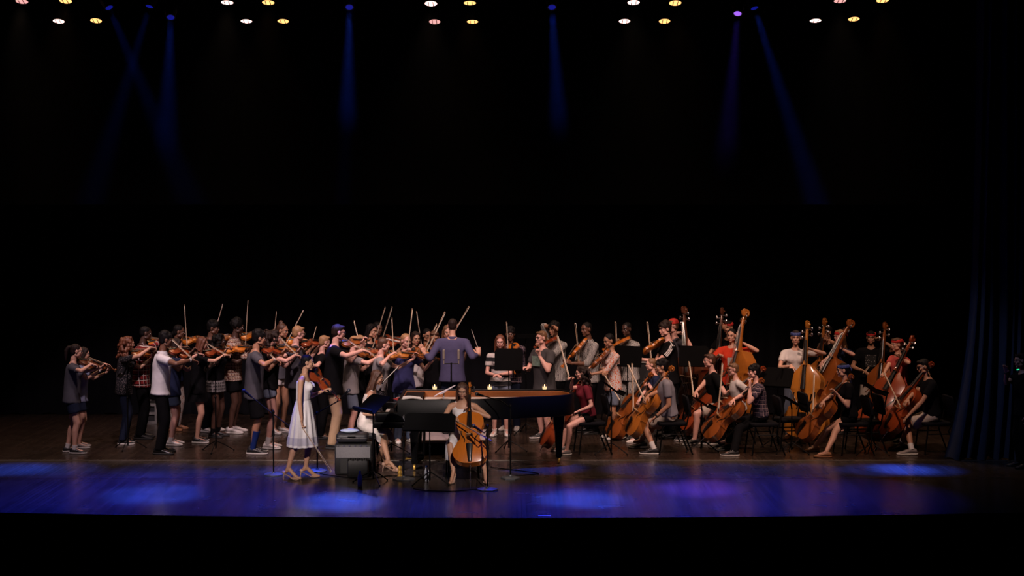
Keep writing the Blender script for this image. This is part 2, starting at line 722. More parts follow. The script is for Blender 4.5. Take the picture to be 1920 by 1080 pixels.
def heel_meshes():
    u = MB()
    u.loft([(V((0, y, z)), V((w, 0, 0)), V((0, 0, 0.006))) for y, w, z in ((-0.075, 0.022, 0.085), (-0.03, 0.026, 0.075), (0.03, 0.026, 0.040), (0.08, 0.036, 0.012), (0.13, 0.034, 0.008), (0.165, 0.012, 0.008))], 10)
    u.loft([(V((0, y, z)), V((w, 0, 0)), V((0, 0, h))) for y, w, z, h in ((-0.088, 0.018, 0.105, 0.02), (-0.07, 0.027, 0.105, 0.026), (-0.045, 0.030, 0.10, 0.02))], 10)
    u.loft([(V((0, y, z)), V((w, 0, 0)), V((0, 0, h))) for y, w, z, h in ((0.075, 0.040, 0.025, 0.018), (0.12, 0.040, 0.022, 0.018), (0.165, 0.018, 0.015, 0.010))], 10)
    h = MB()
    h.tube([(0, -0.07, 0.085), (0, -0.078, 0.04), (0, -0.080, 0.0)], [0.014, 0.007, 0.005], 8)
    return u, h


_hu, _hh = heel_meshes()
M_NUDE = mat('nude_leather', (0.50, 0.32, 0.24), 0.3, coat=0.3)
HEEL_U, HEEL_H = _hu.mesh('shoe', M_NUDE), _hh.mesh('heel', M_NUDE)

# ------------------------------------------------------------------ bowed instruments (origin at the lower end, +Y to the scroll, +Z out of the belly)
M_EBONY = mat('ebony', (0.012, 0.010, 0.010), 0.28)
M_STRING = mat('string_steel', (0.55, 0.52, 0.48), 0.3, metal=1.0)
M_MAPLE = mat('bridge_maple', (0.50, 0.33, 0.17), 0.5)
M_STEEL = mat('polished_steel', (0.62, 0.60, 0.60), 0.25, metal=1.0)

VIOL = [(0, 0.0), (0.006, 0.30), (0.03, 0.60), (0.08, 0.83), (0.14, 0.95), (0.20, 1.0), (0.27, 0.97), (0.34, 0.86), (0.385, 0.76), (0.41, 0.76), (0.425, 0.70),
        (0.46, 0.60), (0.52, 0.545), (0.58, 0.545), (0.63, 0.60), (0.655, 0.67), (0.67, 0.71), (0.70, 0.72), (0.76, 0.79), (0.82, 0.81), (0.88, 0.77),
        (0.93, 0.67), (0.97, 0.50), (0.992, 0.28), (1.0, 0.10)]
BASSO = VIOL[:17] + [(0.70, 0.70), (0.76, 0.73), (0.81, 0.71), (0.86, 0.62), (0.91, 0.46), (0.95, 0.32), (0.985, 0.22), (1.0, 0.16)]


def smooth_outline(ol):
    out = []
    n = len(ol)
    for i in range(n - 1):
        p0, p1, p2, p3 = ol[max(i - 1, 0)], ol[i], ol[i + 1], ol[min(i + 2, n - 1)]
        for t in (0.0, 0.5):
            out.append(tuple(0.5 * (2 * b1 + (c1 - a1) * t + (2 * a1 - 5 * b1 + 4 * c1 - d1) * t * t + (3 * b1 - a1 - 3 * c1 + d1) * t ** 3) for a1, b1, c1, d1 in zip(p0, p1, p2, p3)))
    return out + [ol[-1]]


VIOL, BASSO = smooth_outline(VIOL), smooth_outline(BASSO)


def instrument(kind, L, lower, rib, total, outline, wood, neckw, arch):
    """returns {part name: [meshes]} in the instrument's own frame"""
    out = {}
    hw = lower / 2
    k = L / 0.356
    b = MB()
    us = (-1, -0.86, -0.6, -0.3, 0, 0.3, 0.6, 0.86, 1)

    def zt(t, u):
        e = min(1.0, min(t, 1 - t) / 0.25)
        return arch * (math.sin(e * math.pi / 2) ** 0.8) * (math.cos(u * math.pi / 2) ** 0.75 if abs(u) < 1 else 0)
    for sgn in (1, -1):
        vs_, fs = [], []
        for t, w in outline:
            for u in us:
                vs_.append((u * max(w, 0.02) * hw * 1.025, t * L, sgn * (rib / 2 + zt(t, u))))
        n = len(us)
        for i in range(len(outline) - 1):
            for j in range(n - 1):
                a = i * n + j
                q = (a, a + 1, a + n + 1, a + n)
                fs.append(q if sgn > 0 else q[::-1])
        b.add(vs_, fs)
    ring = [(w, t) for t, w in outline]
    loop = [(-max(w, 0.02) * hw, t * L) for w, t in ring] + [(max(w, 0.02) * hw, t * L) for w, t in reversed(ring)]
    big = [(x * 1.025, y) for x, y in loop]
    th = 0.004 * k ** 0.7
    b.rings([[(x, y, z) for x, y in lp] for lp, z in ((big, -rib / 2), (big, -rib / 2 + th), (loop, -rib / 2 + th), (loop, rib / 2 - th), (big, rib / 2 - th), (big, rib / 2))], cap=False)
    out['body'] = [b.mesh(kind + '_body', wood, 35)]
    zb = rib / 2 + arch
    # f-holes
    fh = []
    for sx in (-1, 1):
        f = MB()
        pts = []
        for i in range(13):
            s = -1 + i / 6
            x = sx * (0.40 * hw + 0.11 * hw * math.sin(s * 2.2))
            y = L * (0.50 + 0.115 * s)
            pts.append(V((x, y, rib / 2 + zt(y / L, min(abs(x) / (0.57 * hw), 0.9)) + 0.0012 * k)))
        f.tube(pts, [0.0030 * k * (1.6 if i in (0, 12) else (0.6 + 0.6 * math.sin(i / 12 * math.pi))) for i in range(13)], 6, flat=0.45, upv=(0, 0, 1))
        fh.append(f.mesh('sound_hole', M_EBONY))
    out['sound_hole'] = fh
    # bridge
    yb = 0.50 * L
    b = MB()
    bw, bh = 0.023 * k, 0.034 * k
    pts = [(-bw, yb, zb - 0.002 * k), (-bw * 0.75, yb, zb - 0.002 * k), (-bw * 0.55, yb, zb + bh * 0.3), (bw * 0.55, yb, zb + bh * 0.3), (bw * 0.75, yb, zb - 0.002 * k),
           (bw, yb, zb - 0.002 * k), (bw * 0.82, yb, zb + bh * 0.55), (bw * 0.9, yb, zb + bh * 0.8), (0, yb, zb + bh), (-bw * 0.9, yb, zb + bh * 0.8), (-bw * 0.82, yb, zb + bh * 0.55)]
    b.prism(pts, (0, 0.004 * k, 0))
    out['bridge'] = [b.mesh('bridge', M_MAPLE, False)]
    # tailpiece
    b = MB()
    secs = []
    for y, w, z in ((0.02 * L, 0.010 * k, rib / 2 + 0.008 * k), (0.12 * L, 0.014 * k, zb + 0.004 * k), (0.30 * L, 0.021 * k, zb + 0.012 * k), (0.335 * L, 0.020 * k, zb + 0.014 * k)):
        secs.append((V((0, y, z)), V((w, 0, 0)), V((0, 0, 0.005 * k))))
    b.loft(secs, 10)
    out['tailpiece'] = [b.mesh('tailpiece', M_EBONY)]
    # neck with pegbox and scroll
    nut = L + (total - L) * 0.545
    b = MB()
    nw = neckw
    secs = []
    for y, w, z, d in ((L * 0.985, nw * 1.15, rib / 2 - 0.002, rib * 0.5), (L * 1.03, nw * 0.98, rib / 2 + 0.002 * k, 0.018 * k), (L + (nut - L) * 0.5, nw * 0.85, rib / 2 - 0.001 * k, 0.012 * k),
                       (nut, nw * 0.8, rib / 2 - 0.003 * k, 0.010 * k), (nut + (total - nut) * 0.3, nw * 0.75, rib / 2 - 0.008 * k, 0.014 * k),
                       (nut + (total - nut) * 0.7, nw * 0.6, rib / 2 - 0.016 * k, 0.010 * k)):
        secs.append((V((0, y, z)), V((w, 0, 0)), V((0, 0, d))))
    b.loft(secs, 10)
    # the scroll: a spiral tube
    cy, cz = total - 0.020 * k, rib / 2 - 0.018 * k
    pts, rs = [], []
    for i in range(22):
        a = -math.pi * 0.75 + i / 21 * math.pi * 3.2
        r = 0.0225 * k * (1 - i / 26)
        pts.append(V((0, cy - r * math.cos(a) * 1.0, cz - r * math.sin(a))))
        rs.append(0.0085 * k * (1 - 0.45 * i / 21))
    pts.insert(0, V((0, nut + (total - nut) * 0.62, rib / 2 - 0.016 * k)))
    rs.insert(0, 0.0095 * k)
    b.tube(pts, rs, 8, upv=(1, 0, 0))
    b.ball((0, cy, cz), (0.015 * k, 0.008 * k, 0.008 * k))
    out['neck'] = [b.mesh('neck', wood)]
    # fingerboard
    b = MB()
    secs = []
    for y, w, z in ((0.655 * L, nw * 1.32, zb + 0.020 * k), (L, nw * 1.0, rib / 2 + 0.014 * k), (nut, nw * 0.78, rib / 2 + 0.006 * k)):
        secs.append((V((0, y, z)), V((w, 0, 0)), V((0, 0, 0.0055 * k))))
    b.loft(secs, 10)
    out['fingerboard'] = [b.mesh('fingerboard', M_EBONY)]
    # strings
    b = MB()
    for i in range(4):
        q = (i - 1.5) / 1.5
        b.tube([(q * bw * 0.7, 0.33 * L, zb + 0.019 * k), (q * bw * 0.8, yb + 0.002 * k, zb + bh * (1.01 - 0.15 * q * q)), (q * nw * 0.6, nut, rib / 2 + 0.013 * k), (q * nw * 0.3, nut + 0.02 * k, rib / 2 + 0.004 * k)],
               0.0007 * k ** 0.6 + 0.0003, 4)
    out['strings'] = [b.mesh('strings', M_STRING)]
    # pegs
    pg = []
    for i in range(4):
        b = MB()
        y = nut + (total - nut) * (0.15 + 0.14 * i)
        sx = 1 if i % 2 else -1
        b.tube([(-sx * nw, y, rib / 2 - 0.006 * k), (sx * nw * 2.3, y, rib / 2 - 0.006 * k)], [0.003 * k, 0.004 * k], 6)
        b.ball((sx * nw * 2.6, y, rib / 2 - 0.006 * k), (0.008 * k, 0.010 * k, 0.0045 * k), n=8, m=6)
        pg.append(b.mesh('peg', M_EBONY if kind != 'bass' else M_STEEL))
    out['peg'] = pg
    if kind in ('violin', 'viola'):
        b = MB()
        b.ball((-0.30 * hw, 0.055 * k, rib / 2 + 0.018 * k), (0.045 * k, 0.026 * k, 0.008 * k))
        b.box((-0.1 * hw, 0.0, 0.0), (0.05 * k, 0.005 * k, rib + 0.02 * k))
        out['chin_rest'] = [b.mesh('chin_rest', M_EBONY)]
    return out


def wood(name, c):
    return mat(name, c, 0.32, coat=0.55, pattern='wood', c2=tuple(x * 0.62 for x in c), vary=0.12, scale=5)


W_AMBER = wood('varnish_amber', (0.46, 0.145, 0.020))
W_RED = wood('varnish_red', (0.30, 0.050, 0.012))
W_ORANGE = wood('varnish_orange', (0.62, 0.17, 0.016))
W_GOLD = wood('varnish_golden', (0.56, 0.20, 0.025))
W_DARK = wood('varnish_dark', (0.12, 0.035, 0.015))
W_BROWN = wood('varnish_brown', (0.32, 0.085, 0.016))
_inst_cache = {}
SPEC = {'violin': (0.356, 0.208, 0.032, 0.595, VIOL, 0.0125, 0.016), 'viola': (0.405, 0.24, 0.038, 0.67, VIOL, 0.0135, 0.018),
        'cello': (0.755, 0.44, 0.115, 1.22, VIOL, 0.022, 0.034), 'bass': (1.12, 0.67, 0.20, 1.80, BASSO, 0.030, 0.04)}


def make_instrument(kind, wd, matrix, label, group, endpin=0.0):
    key = (kind, wd.name)
    if key not in _inst_cache:
        L, lo, rib, tot, ol, nw, arch = SPEC[kind]
        _inst_cache[key] = instrument(kind, L, lo, rib, tot, ol, wd, nw, arch)
    root = empty('double_bass' if kind == 'bass' else kind, (0, 0, 0), 0, label, 'double bass' if kind == 'bass' else kind, group)
    root.matrix_world = matrix
    for part, ms in _inst_cache[key].items():
        for me in ms:
            link(part, me, root)
    if endpin > 0.01:
        b = MB()
        b.tube([(0, 0.01, 0), (0, -endpin, 0)], [0.006, 0.005] if kind == 'cello' else [0.009, 0.007], 8)
        b.ball((0, -0.012, 0), (0.016, 0.016, 0.016), n=8, m=6)
        b.build('endpin', M_STEEL, root)
    return root


# bows (origin at the frog, +Y to the tip, hair on -Z)
M_HORSE = mat('bow_hair', (0.74, 0.66, 0.56), 0.6)
M_STICK = mat('bow_stick', (0.36, 0.24, 0.15), 0.35, coat=0.3)
_bow_cache = {}


def make_bow(kind, frog, tip, hairdir, label, group, stick=None):
    Lb = {'violin': 0.74, 'viola': 0.74, 'cello': 0.71, 'bass': 0.72}[kind]
    th = {'violin': 1.0, 'viola': 1.05, 'cello': 1.25, 'bass': 1.45}[kind]
    if th not in _bow_cache:
        s = MB()
        pts = [V((0, -0.03 + (Lb + 0.03) * i / 8, 0.018 - 0.010 * math.sin(math.pi * i / 8) * 0.9)) for i in range(9)]
        s.tube(pts, [0.0062 * th - 0.0016 * th * i / 8 for i in range(9)], 6)
        s.prism([(-0.003 * th, Lb - 0.002, 0.020), (-0.003 * th, Lb + 0.010, 0.020), (-0.003 * th, Lb + 0.006, -0.002), (-0.003 * th, Lb - 0.014, 0.002)], (0.006 * th, 0, 0))
        h = MB()
        h.box((0, Lb / 2 + 0.01, -0.003), (0.012 * th, Lb - 0.03, 0.003 * th))
        f = MB()
        f.rbox((0, 0.02, 0.004), (0.011 * th, 0.052, 0.020 * th), 0.003)
        _bow_cache[th] = (s.mesh('stick', M_STICK), h.mesh('bow_hair', M_HORSE, False), f.mesh('frog', M_EBONY))
    s, h, f = _bow_cache[th]
    y = (V(tip) - V(frog)).normalized()
    z = -V(hairdir)
    z = (z - y * z.dot(y))
    z = z.normalized() if z.length > 1e-4 else y.orthogonal().normalized()
    x = y.cross(z)
    root = empty('bow', (0, 0, 0), 0, label, 'bow', group)
    root.matrix_world = frame_matrix(V(frog), x, y, z)
    link('stick', s, root)
    link('bow_hair', h, root)
    link('frog', f, root)
    return root


# ------------------------------------------------------------------ stands, chairs
M_BLACKMETAL = mat('black_metal', (0.003, 0.003, 0.003), 0.5, spec=0.12)
M_BLACKGLOSS = mat('black_enamel', (0.0022, 0.0022, 0.0024), 0.6, spec=0.04)
M_PAPER = mat('sheet_music_paper', (0.70, 0.68, 0.64), 0.8, vary=0.05)
M_INK = mat('printed_ink', (0.05, 0.05, 0.05), 0.8)


def tripod(parent, radius, z0, rot=0.0, r=0.008):
    for i in range(3):
        a = rot + i * 2 * math.pi / 3
        b = MB()
        b.tube([(0.012 * math.cos(a), 0.012 * math.sin(a), z0), (radius * 0.5 * math.cos(a), radius * 0.5 * math.sin(a), z0 * 0.55 + 0.01), (radius * math.cos(a), radius * math.sin(a), 0.012)], [r, r, r * 0.9], 6)
        b.ball((radius * math.cos(a), radius * math.sin(a), 0.012), (0.014, 0.014, 0.012), n=8, m=6)
        b.build('leg', M_BLACKMETAL, parent)


def music_stand(loc, face, height, tilt, label, sheet=False, w=0.50, h=0.33, group='black music stands on the stage'):
    """face: direction (degrees) in which the reader looks at the desk; the printed side looks back along it"""
    r = empty('music_stand', loc, RAD(face), label, 'music stand', group)
    tripod(r, 0.27, 0.16, rot=0.3)
    b = MB()
    b.tube([(0, 0, 0.05), (0, 0, height * 0.62)], 0.0115, 8)
    b.build('pole', M_BLACKMETAL, r)
    b = MB()
    b.tube([(0, 0, height * 0.58), (0, 0, height - 0.10)], 0.008, 8)
    b.ball((0, 0, height * 0.62), (0.017, 0.017, 0.022), n=8, m=6)
    b.build('extension_tube', M_BLACKMETAL, r)
    # desk: local x is the reading direction, y across
    t = RAD(tilt)
    X, Yv, Z = V((math.sin(t), 0, math.cos(t))), V((0, 1, 0)), V((-math.cos(t), 0, math.sin(t)))
    c = V((0.0, 0, height))
    b = MB()
    hw, hh, th = w / 2, h / 2, 0.004
    out = [c + Yv * y + X * x for x, y in ((-hh, -hw), (-hh, hw), (hh * 0.72, hw), (hh, hw * 0.86), (hh, -hw * 0.86), (hh * 0.72, -hw))]
    b.prism(out, -Z * th)
    d = b.build('desk', M_BLACKGLOSS, r, False)
    b = MB()
    b.box(c - X * hh + Z * 0.03, (0.004, w, 0.06), (X, Yv, Z))
    b.box(c - X * (hh - 0.012) + Z * 0.06, (0.024, w, 0.003), (X, Yv, Z))
    b.build('ledge', M_BLACKGLOSS, d, False)
    b = MB()
    b.tube([c - Z * 0.01, c - Z * 0.03, V((0, 0, height - 0.12))], 0.012, 8)
    b.build('tilt_joint', M_BLACKMETAL, r)
    if sheet:
        b = MB()
        for sx in (-1, 1):
            b.box(c + Yv * (sx * 0.115) + Z * 0.006 + X * 0.0, (0.29, 0.22, 0.002), (X, Yv, Z))
        s = b.build('sheet_music', M_PAPER, None, False)
        s.matrix_world = M.Translation(V(loc)) @ M.Rotation(RAD(face), 4, 'Z')
        tag(s, 'white sheet music on the edge-on tilted music stand', 'sheet music')
    return r


def chair(loc, face, label, group='black orchestra chairs'):
    r = empty('orchestra_chair', loc, RAD(face), label, 'chair', group)
    M_PAD = mat('chair_pad', (0.006, 0.006, 0.008), 0.85, spec=0.1)
    b = MB()
    b.rbox((0.0, 0, 0.445), (0.42, 0.44, 0.05), 0.06)
    b.build('seat', M_PAD, r)
    b = MB()
    ax = (V((0, 1, 0)), V((0.2, 0, 0.98)), V((0.98, 0, -0.2)))
    b.rbox((-0.235, 0, 0.70), (0.42, 0.30, 0.035), 0.05, ax)
    b.build('backrest', M_PAD, r)
    for sx in (-1, 1):
        b = MB()
        b.tube([(0.15, sx * 0.20, 0.43), (0.20, sx * 0.215, 0.0)], 0.0115, 8)
        b.build('leg', M_BLACKMETAL, r)
        b = MB()
        b.tube([(-0.285, sx * 0.195, 0.84), (-0.20, sx * 0.20, 0.43), (-0.155, sx * 0.205, 0.34), (-0.29, sx * 0.215, 0.0)], 0.0115, 8)
        b.build('leg', M_BLACKMETAL, r)
        b = MB()
        b.tube([(0.165, sx * 0.203, 0.30), (-0.17, sx * 0.205, 0.30)], 0.008, 6)
        b.build('side_rail', M_BLACKMETAL, r)
    return r
# ------------------------------------------------------------------ people
U = V((0, 0, 1))


def ik(a, t, l1, l2, pole):
    d = t - a
    L = min(max(d.length, abs(l1 - l2) + 0.01), (l1 + l2) * 0.995)
    dn = d.normalized()
    x = (l1 * l1 - l2 * l2 + L * L) / (2 * L)
    h = math.sqrt(max(l1 * l1 - x * x, 0.0))
    p = pole - dn * pole.dot(dn)
    p = p.normalized() if p.length > 1e-4 else dn.orthogonal().normalized()
    return a + dn * x + p * h, a + dn * L


def hand_geo(wrist, d, n, right, k, curl=32, spread=1.0):
    """palm and five separate fingers; d: wrist to knuckles, n: out of the palm"""
    b = MB()
    d = d.normalized()
    n = (n - d * n.dot(d))
    n = n.normalized() if n.length > 1e-4 else d.orthogonal().normalized()
    s = d.cross(n) * (1 if right else -1)          # towards the thumb
    w = V(wrist)
    b.loft([(w - d * 0.03 * k, s * 0.024 * k, n * 0.019 * k), (w, s * 0.027 * k, n * 0.018 * k), (w + d * 0.03 * k, s * 0.036 * k, n * 0.017 * k), (w + d * 0.065 * k, s * 0.041 * k, n * 0.014 * k),
            (w + d * 0.088 * k, s * 0.038 * k, n * 0.010 * k)], 10)
    for off, ln, c2 in ((0.030, 0.070, 0.9), (0.010, 0.079, 1.0), (-0.011, 0.073, 1.05), (-0.030, 0.057, 1.15)):
        p = w + d * (0.080 * k) + s * (off * k)
        dr = (d + s * off * 2.2 * spread).normalized()
        pts, ang = [p], curl * 0.6 * c2
        for q in (0.46, 0.30, 0.24):
            a = RAD(ang)
            p = p + (dr * math.cos(a) + n * math.sin(a)) * (ln * q * k)
            pts.append(p)
            ang += curl * 1.15 * c2
        b.tube(pts, [0.0098 * k, 0.0092 * k, 0.0086 * k, 0.0058 * k], 6)
    p = w + d * 0.022 * k + s * 0.026 * k
    t1 = (d * 0.62 + s * 0.70 + n * 0.35).normalized()
    t2 = (d * 0.85 + s * 0.25 + n * 0.45).normalized()
    b.tube([p - t1 * 0.012 * k, p + t1 * 0.036 * k, p + t1 * 0.036 * k + t2 * 0.030 * k, p + t1 * 0.036 * k + t2 * 0.050 * k], [0.015 * k, 0.0115 * k, 0.0105 * k, 0.007 * k], 6)
    return b.v, b.f, [0] * len(b.f)


def torso_sections(fem, k, bulk):
    """(along spine, half width, half depth, forward shift)"""
    if fem:
        t = [(-0.075, 0.125, 0.092, 0), (0.0, 0.166, 0.112, 0), (0.07, 0.150, 0.104, 0), (0.16, 0.120, 0.090, 0), (0.27, 0.132, 0.098, 0.004), (0.36, 0.145, 0.108, 0.010), (0.44, 0.146, 0.088, 0.0), (0.50, 0.095, 0.065, -0.005), (0.545, 0.052, 0.050, 0.0)]
    else:
        t = [(-0.075, 0.125, 0.094, 0), (0.0, 0.160, 0.112, 0), (0.07, 0.150, 0.106, 0), (0.16, 0.140, 0.100, 0), (0.27, 0.152, 0.108, 0.004), (0.36, 0.166, 0.114, 0.006), (0.44, 0.166, 0.092, 0.0), (0.50, 0.105, 0.070, -0.005), (0.545, 0.056, 0.054, 0.0)]
    return [(s * k, w * k * bulk, d * k * bulk, f * k) for s, w, d, f in t]


def person(label, who, x, top, h, Y=None, g=None, skin='fair', hair=('short', 'brown'), pose='violin', fem=False, bulk=1.0,
           shirt=None, sleeve='short', hem=0.10, bottom=('pants', None), shoes=None, socks=None, glasses=False, headwear=None, group='student musicians',
           seat=None, lean=None, hyaw=None, hpitch=None, hroll=0.0, wd=None, kind='violin', vyaw=42, vpitch=-6, vroll=28, be=12, bu=0.45, bow=None, bowdy=-0.12, bowsign=1,
           lh=None, rh=None, end=None, scroll=None, sdy=-0.15, edy=0.16, bface=None, neckpos=None, dress=None, feet=None, spread=None, stance=0.0, z0=0.0, noinst=False,
           curl=(38, 38), voxel=0.017, legs=True, collar=None, logo=None, pole_l=None, pole_r=None, Ht=None, igroup=None, handpx=None, wrist_band=None, bowlen=None, rfrac=None, tied=None, bowlabel=True, hdirs=None):
    if Y is None:
        Y = groundY(g)
    p3 = pix(x, 600, Y)
    pos = V((p3.x, Y, z0))
    ztop = pix(x, top, Y).z - z0
    F = V((math.cos(RAD(h)), math.sin(RAD(h)), 0))
    R = V((math.sin(RAD(h)), -math.cos(RAD(h)), 0))
    if lean is None:
        lean = 3 if seat is None else 8
    cl = math.cos(RAD(lean))
    if seat is None:
        heel_up = 0.085 if shoes == 'heels' else 0.0
        Ht = Ht or ztop / (0.52 + 0.305 * cl + 0.175 + heel_up / 1.7)
        k = Ht / 1.7
        pelvis = V((0, 0, 0.52 * Ht + heel_up * k))
    else:
        Ht = Ht or (ztop - seat - 0.05) / (0.305 * cl + 0.172 + 0.025)
        k = Ht / 1.7
        pelvis = V((0, 0, seat + 0.05 + 0.025 * Ht))
    spine = U * cl + F * math.sin(RAD(lean))
    if seat is None:
        pelvis = pelvis - F * (0.05 * math.sin(RAD(lean)))
    fwd = F * cl - U * math.sin(RAD(lean))
    N = pelvis + spine * (0.305 * Ht)
    hy = RAD(hyaw if hyaw is not None else (14 if pose == 'violin' else 0))
    hp = RAD(hpitch if hpitch is not None else (10 if pose == 'violin' else 5))
    # head frame
    Fh = (F * math.cos(hy) - R * math.sin(hy))
    Rh = (R * math.cos(hy) + F * math.sin(hy))
    Fh2 = Fh * math.cos(hp) - U * math.sin(hp)
    Uh = U * math.cos(hp) + Fh * math.sin(hp)
    rr = RAD(hroll)
    Rh2 = Rh * math.cos(rr) - Uh * math.sin(rr)
    Uh = Uh * math.cos(rr) + Rh * math.sin(rr)
    hs = 0.121 * Ht / 0.227
    Hc = N + spine * (0.045 * Ht) + Uh * (0.064 * Ht) + Fh * (0.018 * Ht)
    HM = frame_matrix(Hc, Rh2 * hs, Fh2 * hs, Uh * hs)
    shw = (0.103 if fem else 0.113) * Ht * (1 + (bulk - 1) * 0.6)
    sh = {1: N - spine * (0.036 * Ht) + R * shw, -1: N - spine * (0.036 * Ht) - R * shw}
    l1, l2 = 0.172 * Ht, 0.152 * Ht
    extra_objs = []
    tgt, hd, hn = {}, {}, {}
    poles = {1: R * 1.0 - U * 0.30 - F * 0.15, -1: -U - R * 0.15 + F * 0.1}
    inst = None
    # -------------------------------------------------- instruments
    if pose == 'violin':
        sc_ = SPEC[kind]
        L = sc_[0]
        a, pt = RAD(vyaw), RAD(vpitch)
        Dh = F * math.cos(a) - R * math.sin(a)
        D = Dh * math.cos(pt) + U * math.sin(pt)
        side = D.cross(U).normalized()
        n0 = side.cross(D)
        ro = RAD(vroll)
        Nv = n0 * math.cos(ro) + side * math.sin(ro)
        xv = D.cross(Nv)
        Cc = N - R * 0.060 * k + F * 0.075 * k + U * 0.030 * k
        inst = (kind, frame_matrix(pos + Cc, xv, D, Nv), 0.0)
        K = Cc + D * (L * 0.5) + Nv * 0.068
        Q = Cc + D * (L + (sc_[3] - L) * 0.45) - Nv * 0.012
        lh_w = Q - Nv * 0.055 * k + xv * 0.012 - D * 0.03
        tgt[-1], hd[-1], hn[-1] = lh_w, (Nv * 0.9 + D * 0.45 - xv * 0.35), xv * 1.0 + D * 0.2
        Lb = 0.74
        if bow is None:
            e = RAD(be)
            bd = (-xv * math.cos(e) + U * math.sin(e)).normalized()
            frog = K - bd * (Lb * bu)
            tip = K + bd * (Lb * (1 - bu))
        else:
            frog = pix(bow[0], bow[1], Y + bowdy) - pos
            tip = pixdepth(bow[2], bow[3], frog + pos, Lb, bowsign) - pos
            bd = (tip - frog).normalized()
        make_bow_args = (kind, pos + frog, pos + tip, (K - (frog + bd * (K - frog).dot(bd))) * 0.2 - Nv)
        hdir = (frog - sh[1]).normalized() * 0.8 + bd * 0.5 - U * 0.3
        hdir.normalize()
        tgt[1], hd[1], hn[1] = frog - hdir * 0.075 * k + U * 0.02, hdir, (-U * 0.8 - hdir.cross(U) * 0.1)
    elif pose in ('cello', 'bass'):
        sp = SPEC[pose]
        E = ground(end[0], end[1]) if end[1] is not None else V((pix(end[0], 850, Y + edy).x, Y + edy, 0))
        S = pix(scroll[0], scroll[1], Y + sdy)
        A = (S - E)
        T = A.length
        A.normalize()
        pin = max(T - sp[3], 0.04)
        fb = F if bface is None else V((math.cos(RAD(bface)), math.sin(RAD(bface)), 0))
        Nb = (fb - A * fb.dot(A)).normalized()
        xb = A.cross(Nb)
        O = E + A * pin
        inst = (pose, frame_matrix(O, xb, A, Nb), pin)
        npos = neckpos or (0.80 if pose == 'cello' else 0.83)
        Q = O + A * (sp[3] * npos) + Nb * (sp[2] * 0.35) - pos
        K = O + A * (sp[0] * 0.60) + Nb * (sp[2] / 2 + sp[6] + 0.06 * sp[0]) - pos
        out = (sh[-1] - Q)
        wq = Q + out.normalized() * 0.09 * k + (-xb if (-xb).dot(R) < 0 else xb) * 0.02
        tgt[-1], hd[-1], hn[-1] = wq, (Q - wq) + A * 0.02, A * 0.2 + (Q - wq).cross(A) * 0.5 - Nb
        Lb = 0.71
        if bow is not None:
            frog = pix(bow[0], bow[1], Y + bowdy) - pos
            tip = pixdepth(bow[2], bow[3], frog + pos, Lb, bowsign) - pos
        else:
            bd = (-R * 0.9 + Nb * 0.15).normalized()
            frog, tip = K - bd * Lb * bu, K + bd * Lb * (1 - bu)
        bd = (tip - frog).normalized()
        make_bow_args = (pose, pos + frog, pos + tip, -Nb)
        hdir = ((frog - sh[1]).normalized() * 0.7 - U * 0.4 + bd * 0.3).normalized()
        tgt[1], hd[1], hn[1] = frog - hdir * 0.08 * k, hdir, -Nb * 0.3 - U * 0.5 + V((0.01, 0.02, 0))
        poles = {1: R * 0.8 - U * 0.6 - F * 0.3, -1: (-R * 0.3 - U * 1.0 - F * 0.6) if pose == 'cello' else (-R * 1.0 - U * 0.35 - F * 0.1)}
    else:
        tgt[1] = sh[1] + R * 0.06 - U * (l1 + l2) * 0.98 + F * 0.04
        tgt[-1] = sh[-1] - R * 0.06 - U * (l1 + l2) * 0.98 + F * 0.04
        for s in (1, -1):
            hd[s], hn[s] = -U + F * 0.12, -R * s
    if rh is not None:
        tgt[1] = N + F * rh[0] + R * rh[1] + U * rh[2]
        hd[1], hn[1] = (V(rh[3]) if len(rh) > 3 else None), (V(rh[4]) if len(rh) > 4 else -U)
    if lh is not None:
        tgt[-1] = N + F * lh[0] + R * lh[1] + U * lh[2]
        hd[-1], hn[-1] = (V(lh[3]) if len(lh) > 3 else None), (V(lh[4]) if len(lh) > 4 else -U)
    if handpx:
        for s, (hx_, hy_, dy_) in handpx.items():
            tgt[s] = pix(hx_, hy_, Y + dy_) - pos
            hd[s], hn[s] = None, -U * 0.5 + F * 0.2
    if hdirs:
        for s, v_ in hdirs.items():
            hd[s] = V(v_)
    if pole_l is not None:
        poles[-1] = R * pole_l[1] + F * pole_l[0] + U * pole_l[2]
    if pole_r is not None:
        poles[1] = R * pole_r[1] + F * pole_r[0] + U * pole_r[2]
    el, wr = {}, {}
    for s in (1, -1):
        el[s], wr[s] = ik(sh[s], tgt[s], l1, l2, poles[s])
        if hd[s] is None:
            hd[s] = (wr[s] - el[s]).normalized()
    # -------------------------------------------------- legs
    hip = {s: pelvis - U * 0.01 * k + R * (s * 0.082 * k) for s in (1, -1)}
    kn, an = {}, {}
    heels = shoes == 'heels'
    az = (0.175 if heels else 0.085) * k
    sp_ = spread if spread is not None else (0.10 if seat is None else 0.21)
    for s in (1, -1):
        if feet and s in feet:
            fp = ground(*feet[s]) - pos
            t = V((fp.x, fp.y, az))
        elif seat is None:
            t = R * (s * sp_ * k) + F * (s * stance) + U * az - F * 0.02
        else:
            t = R * (s * sp_ * k) + F * 0.40 * k + U * az
        pl = F + R * s * (0.15 if seat is None else 0.45) + (U * 0.6 if seat is not None else V((0, 0, 0)))
        kn[s], an[s] = ik(hip[s], t, 0.243 * Ht, 0.228 * Ht, pl)
    # -------------------------------------------------- the body: one skin
    b = MB()
    B = bulk
    secs = []
    for s_, w, d, f in torso_sections(fem, k, B):
        secs.append((pelvis + spine * s_ + fwd * f, R * w, fwd * d))
    b.loft(secs, 18)
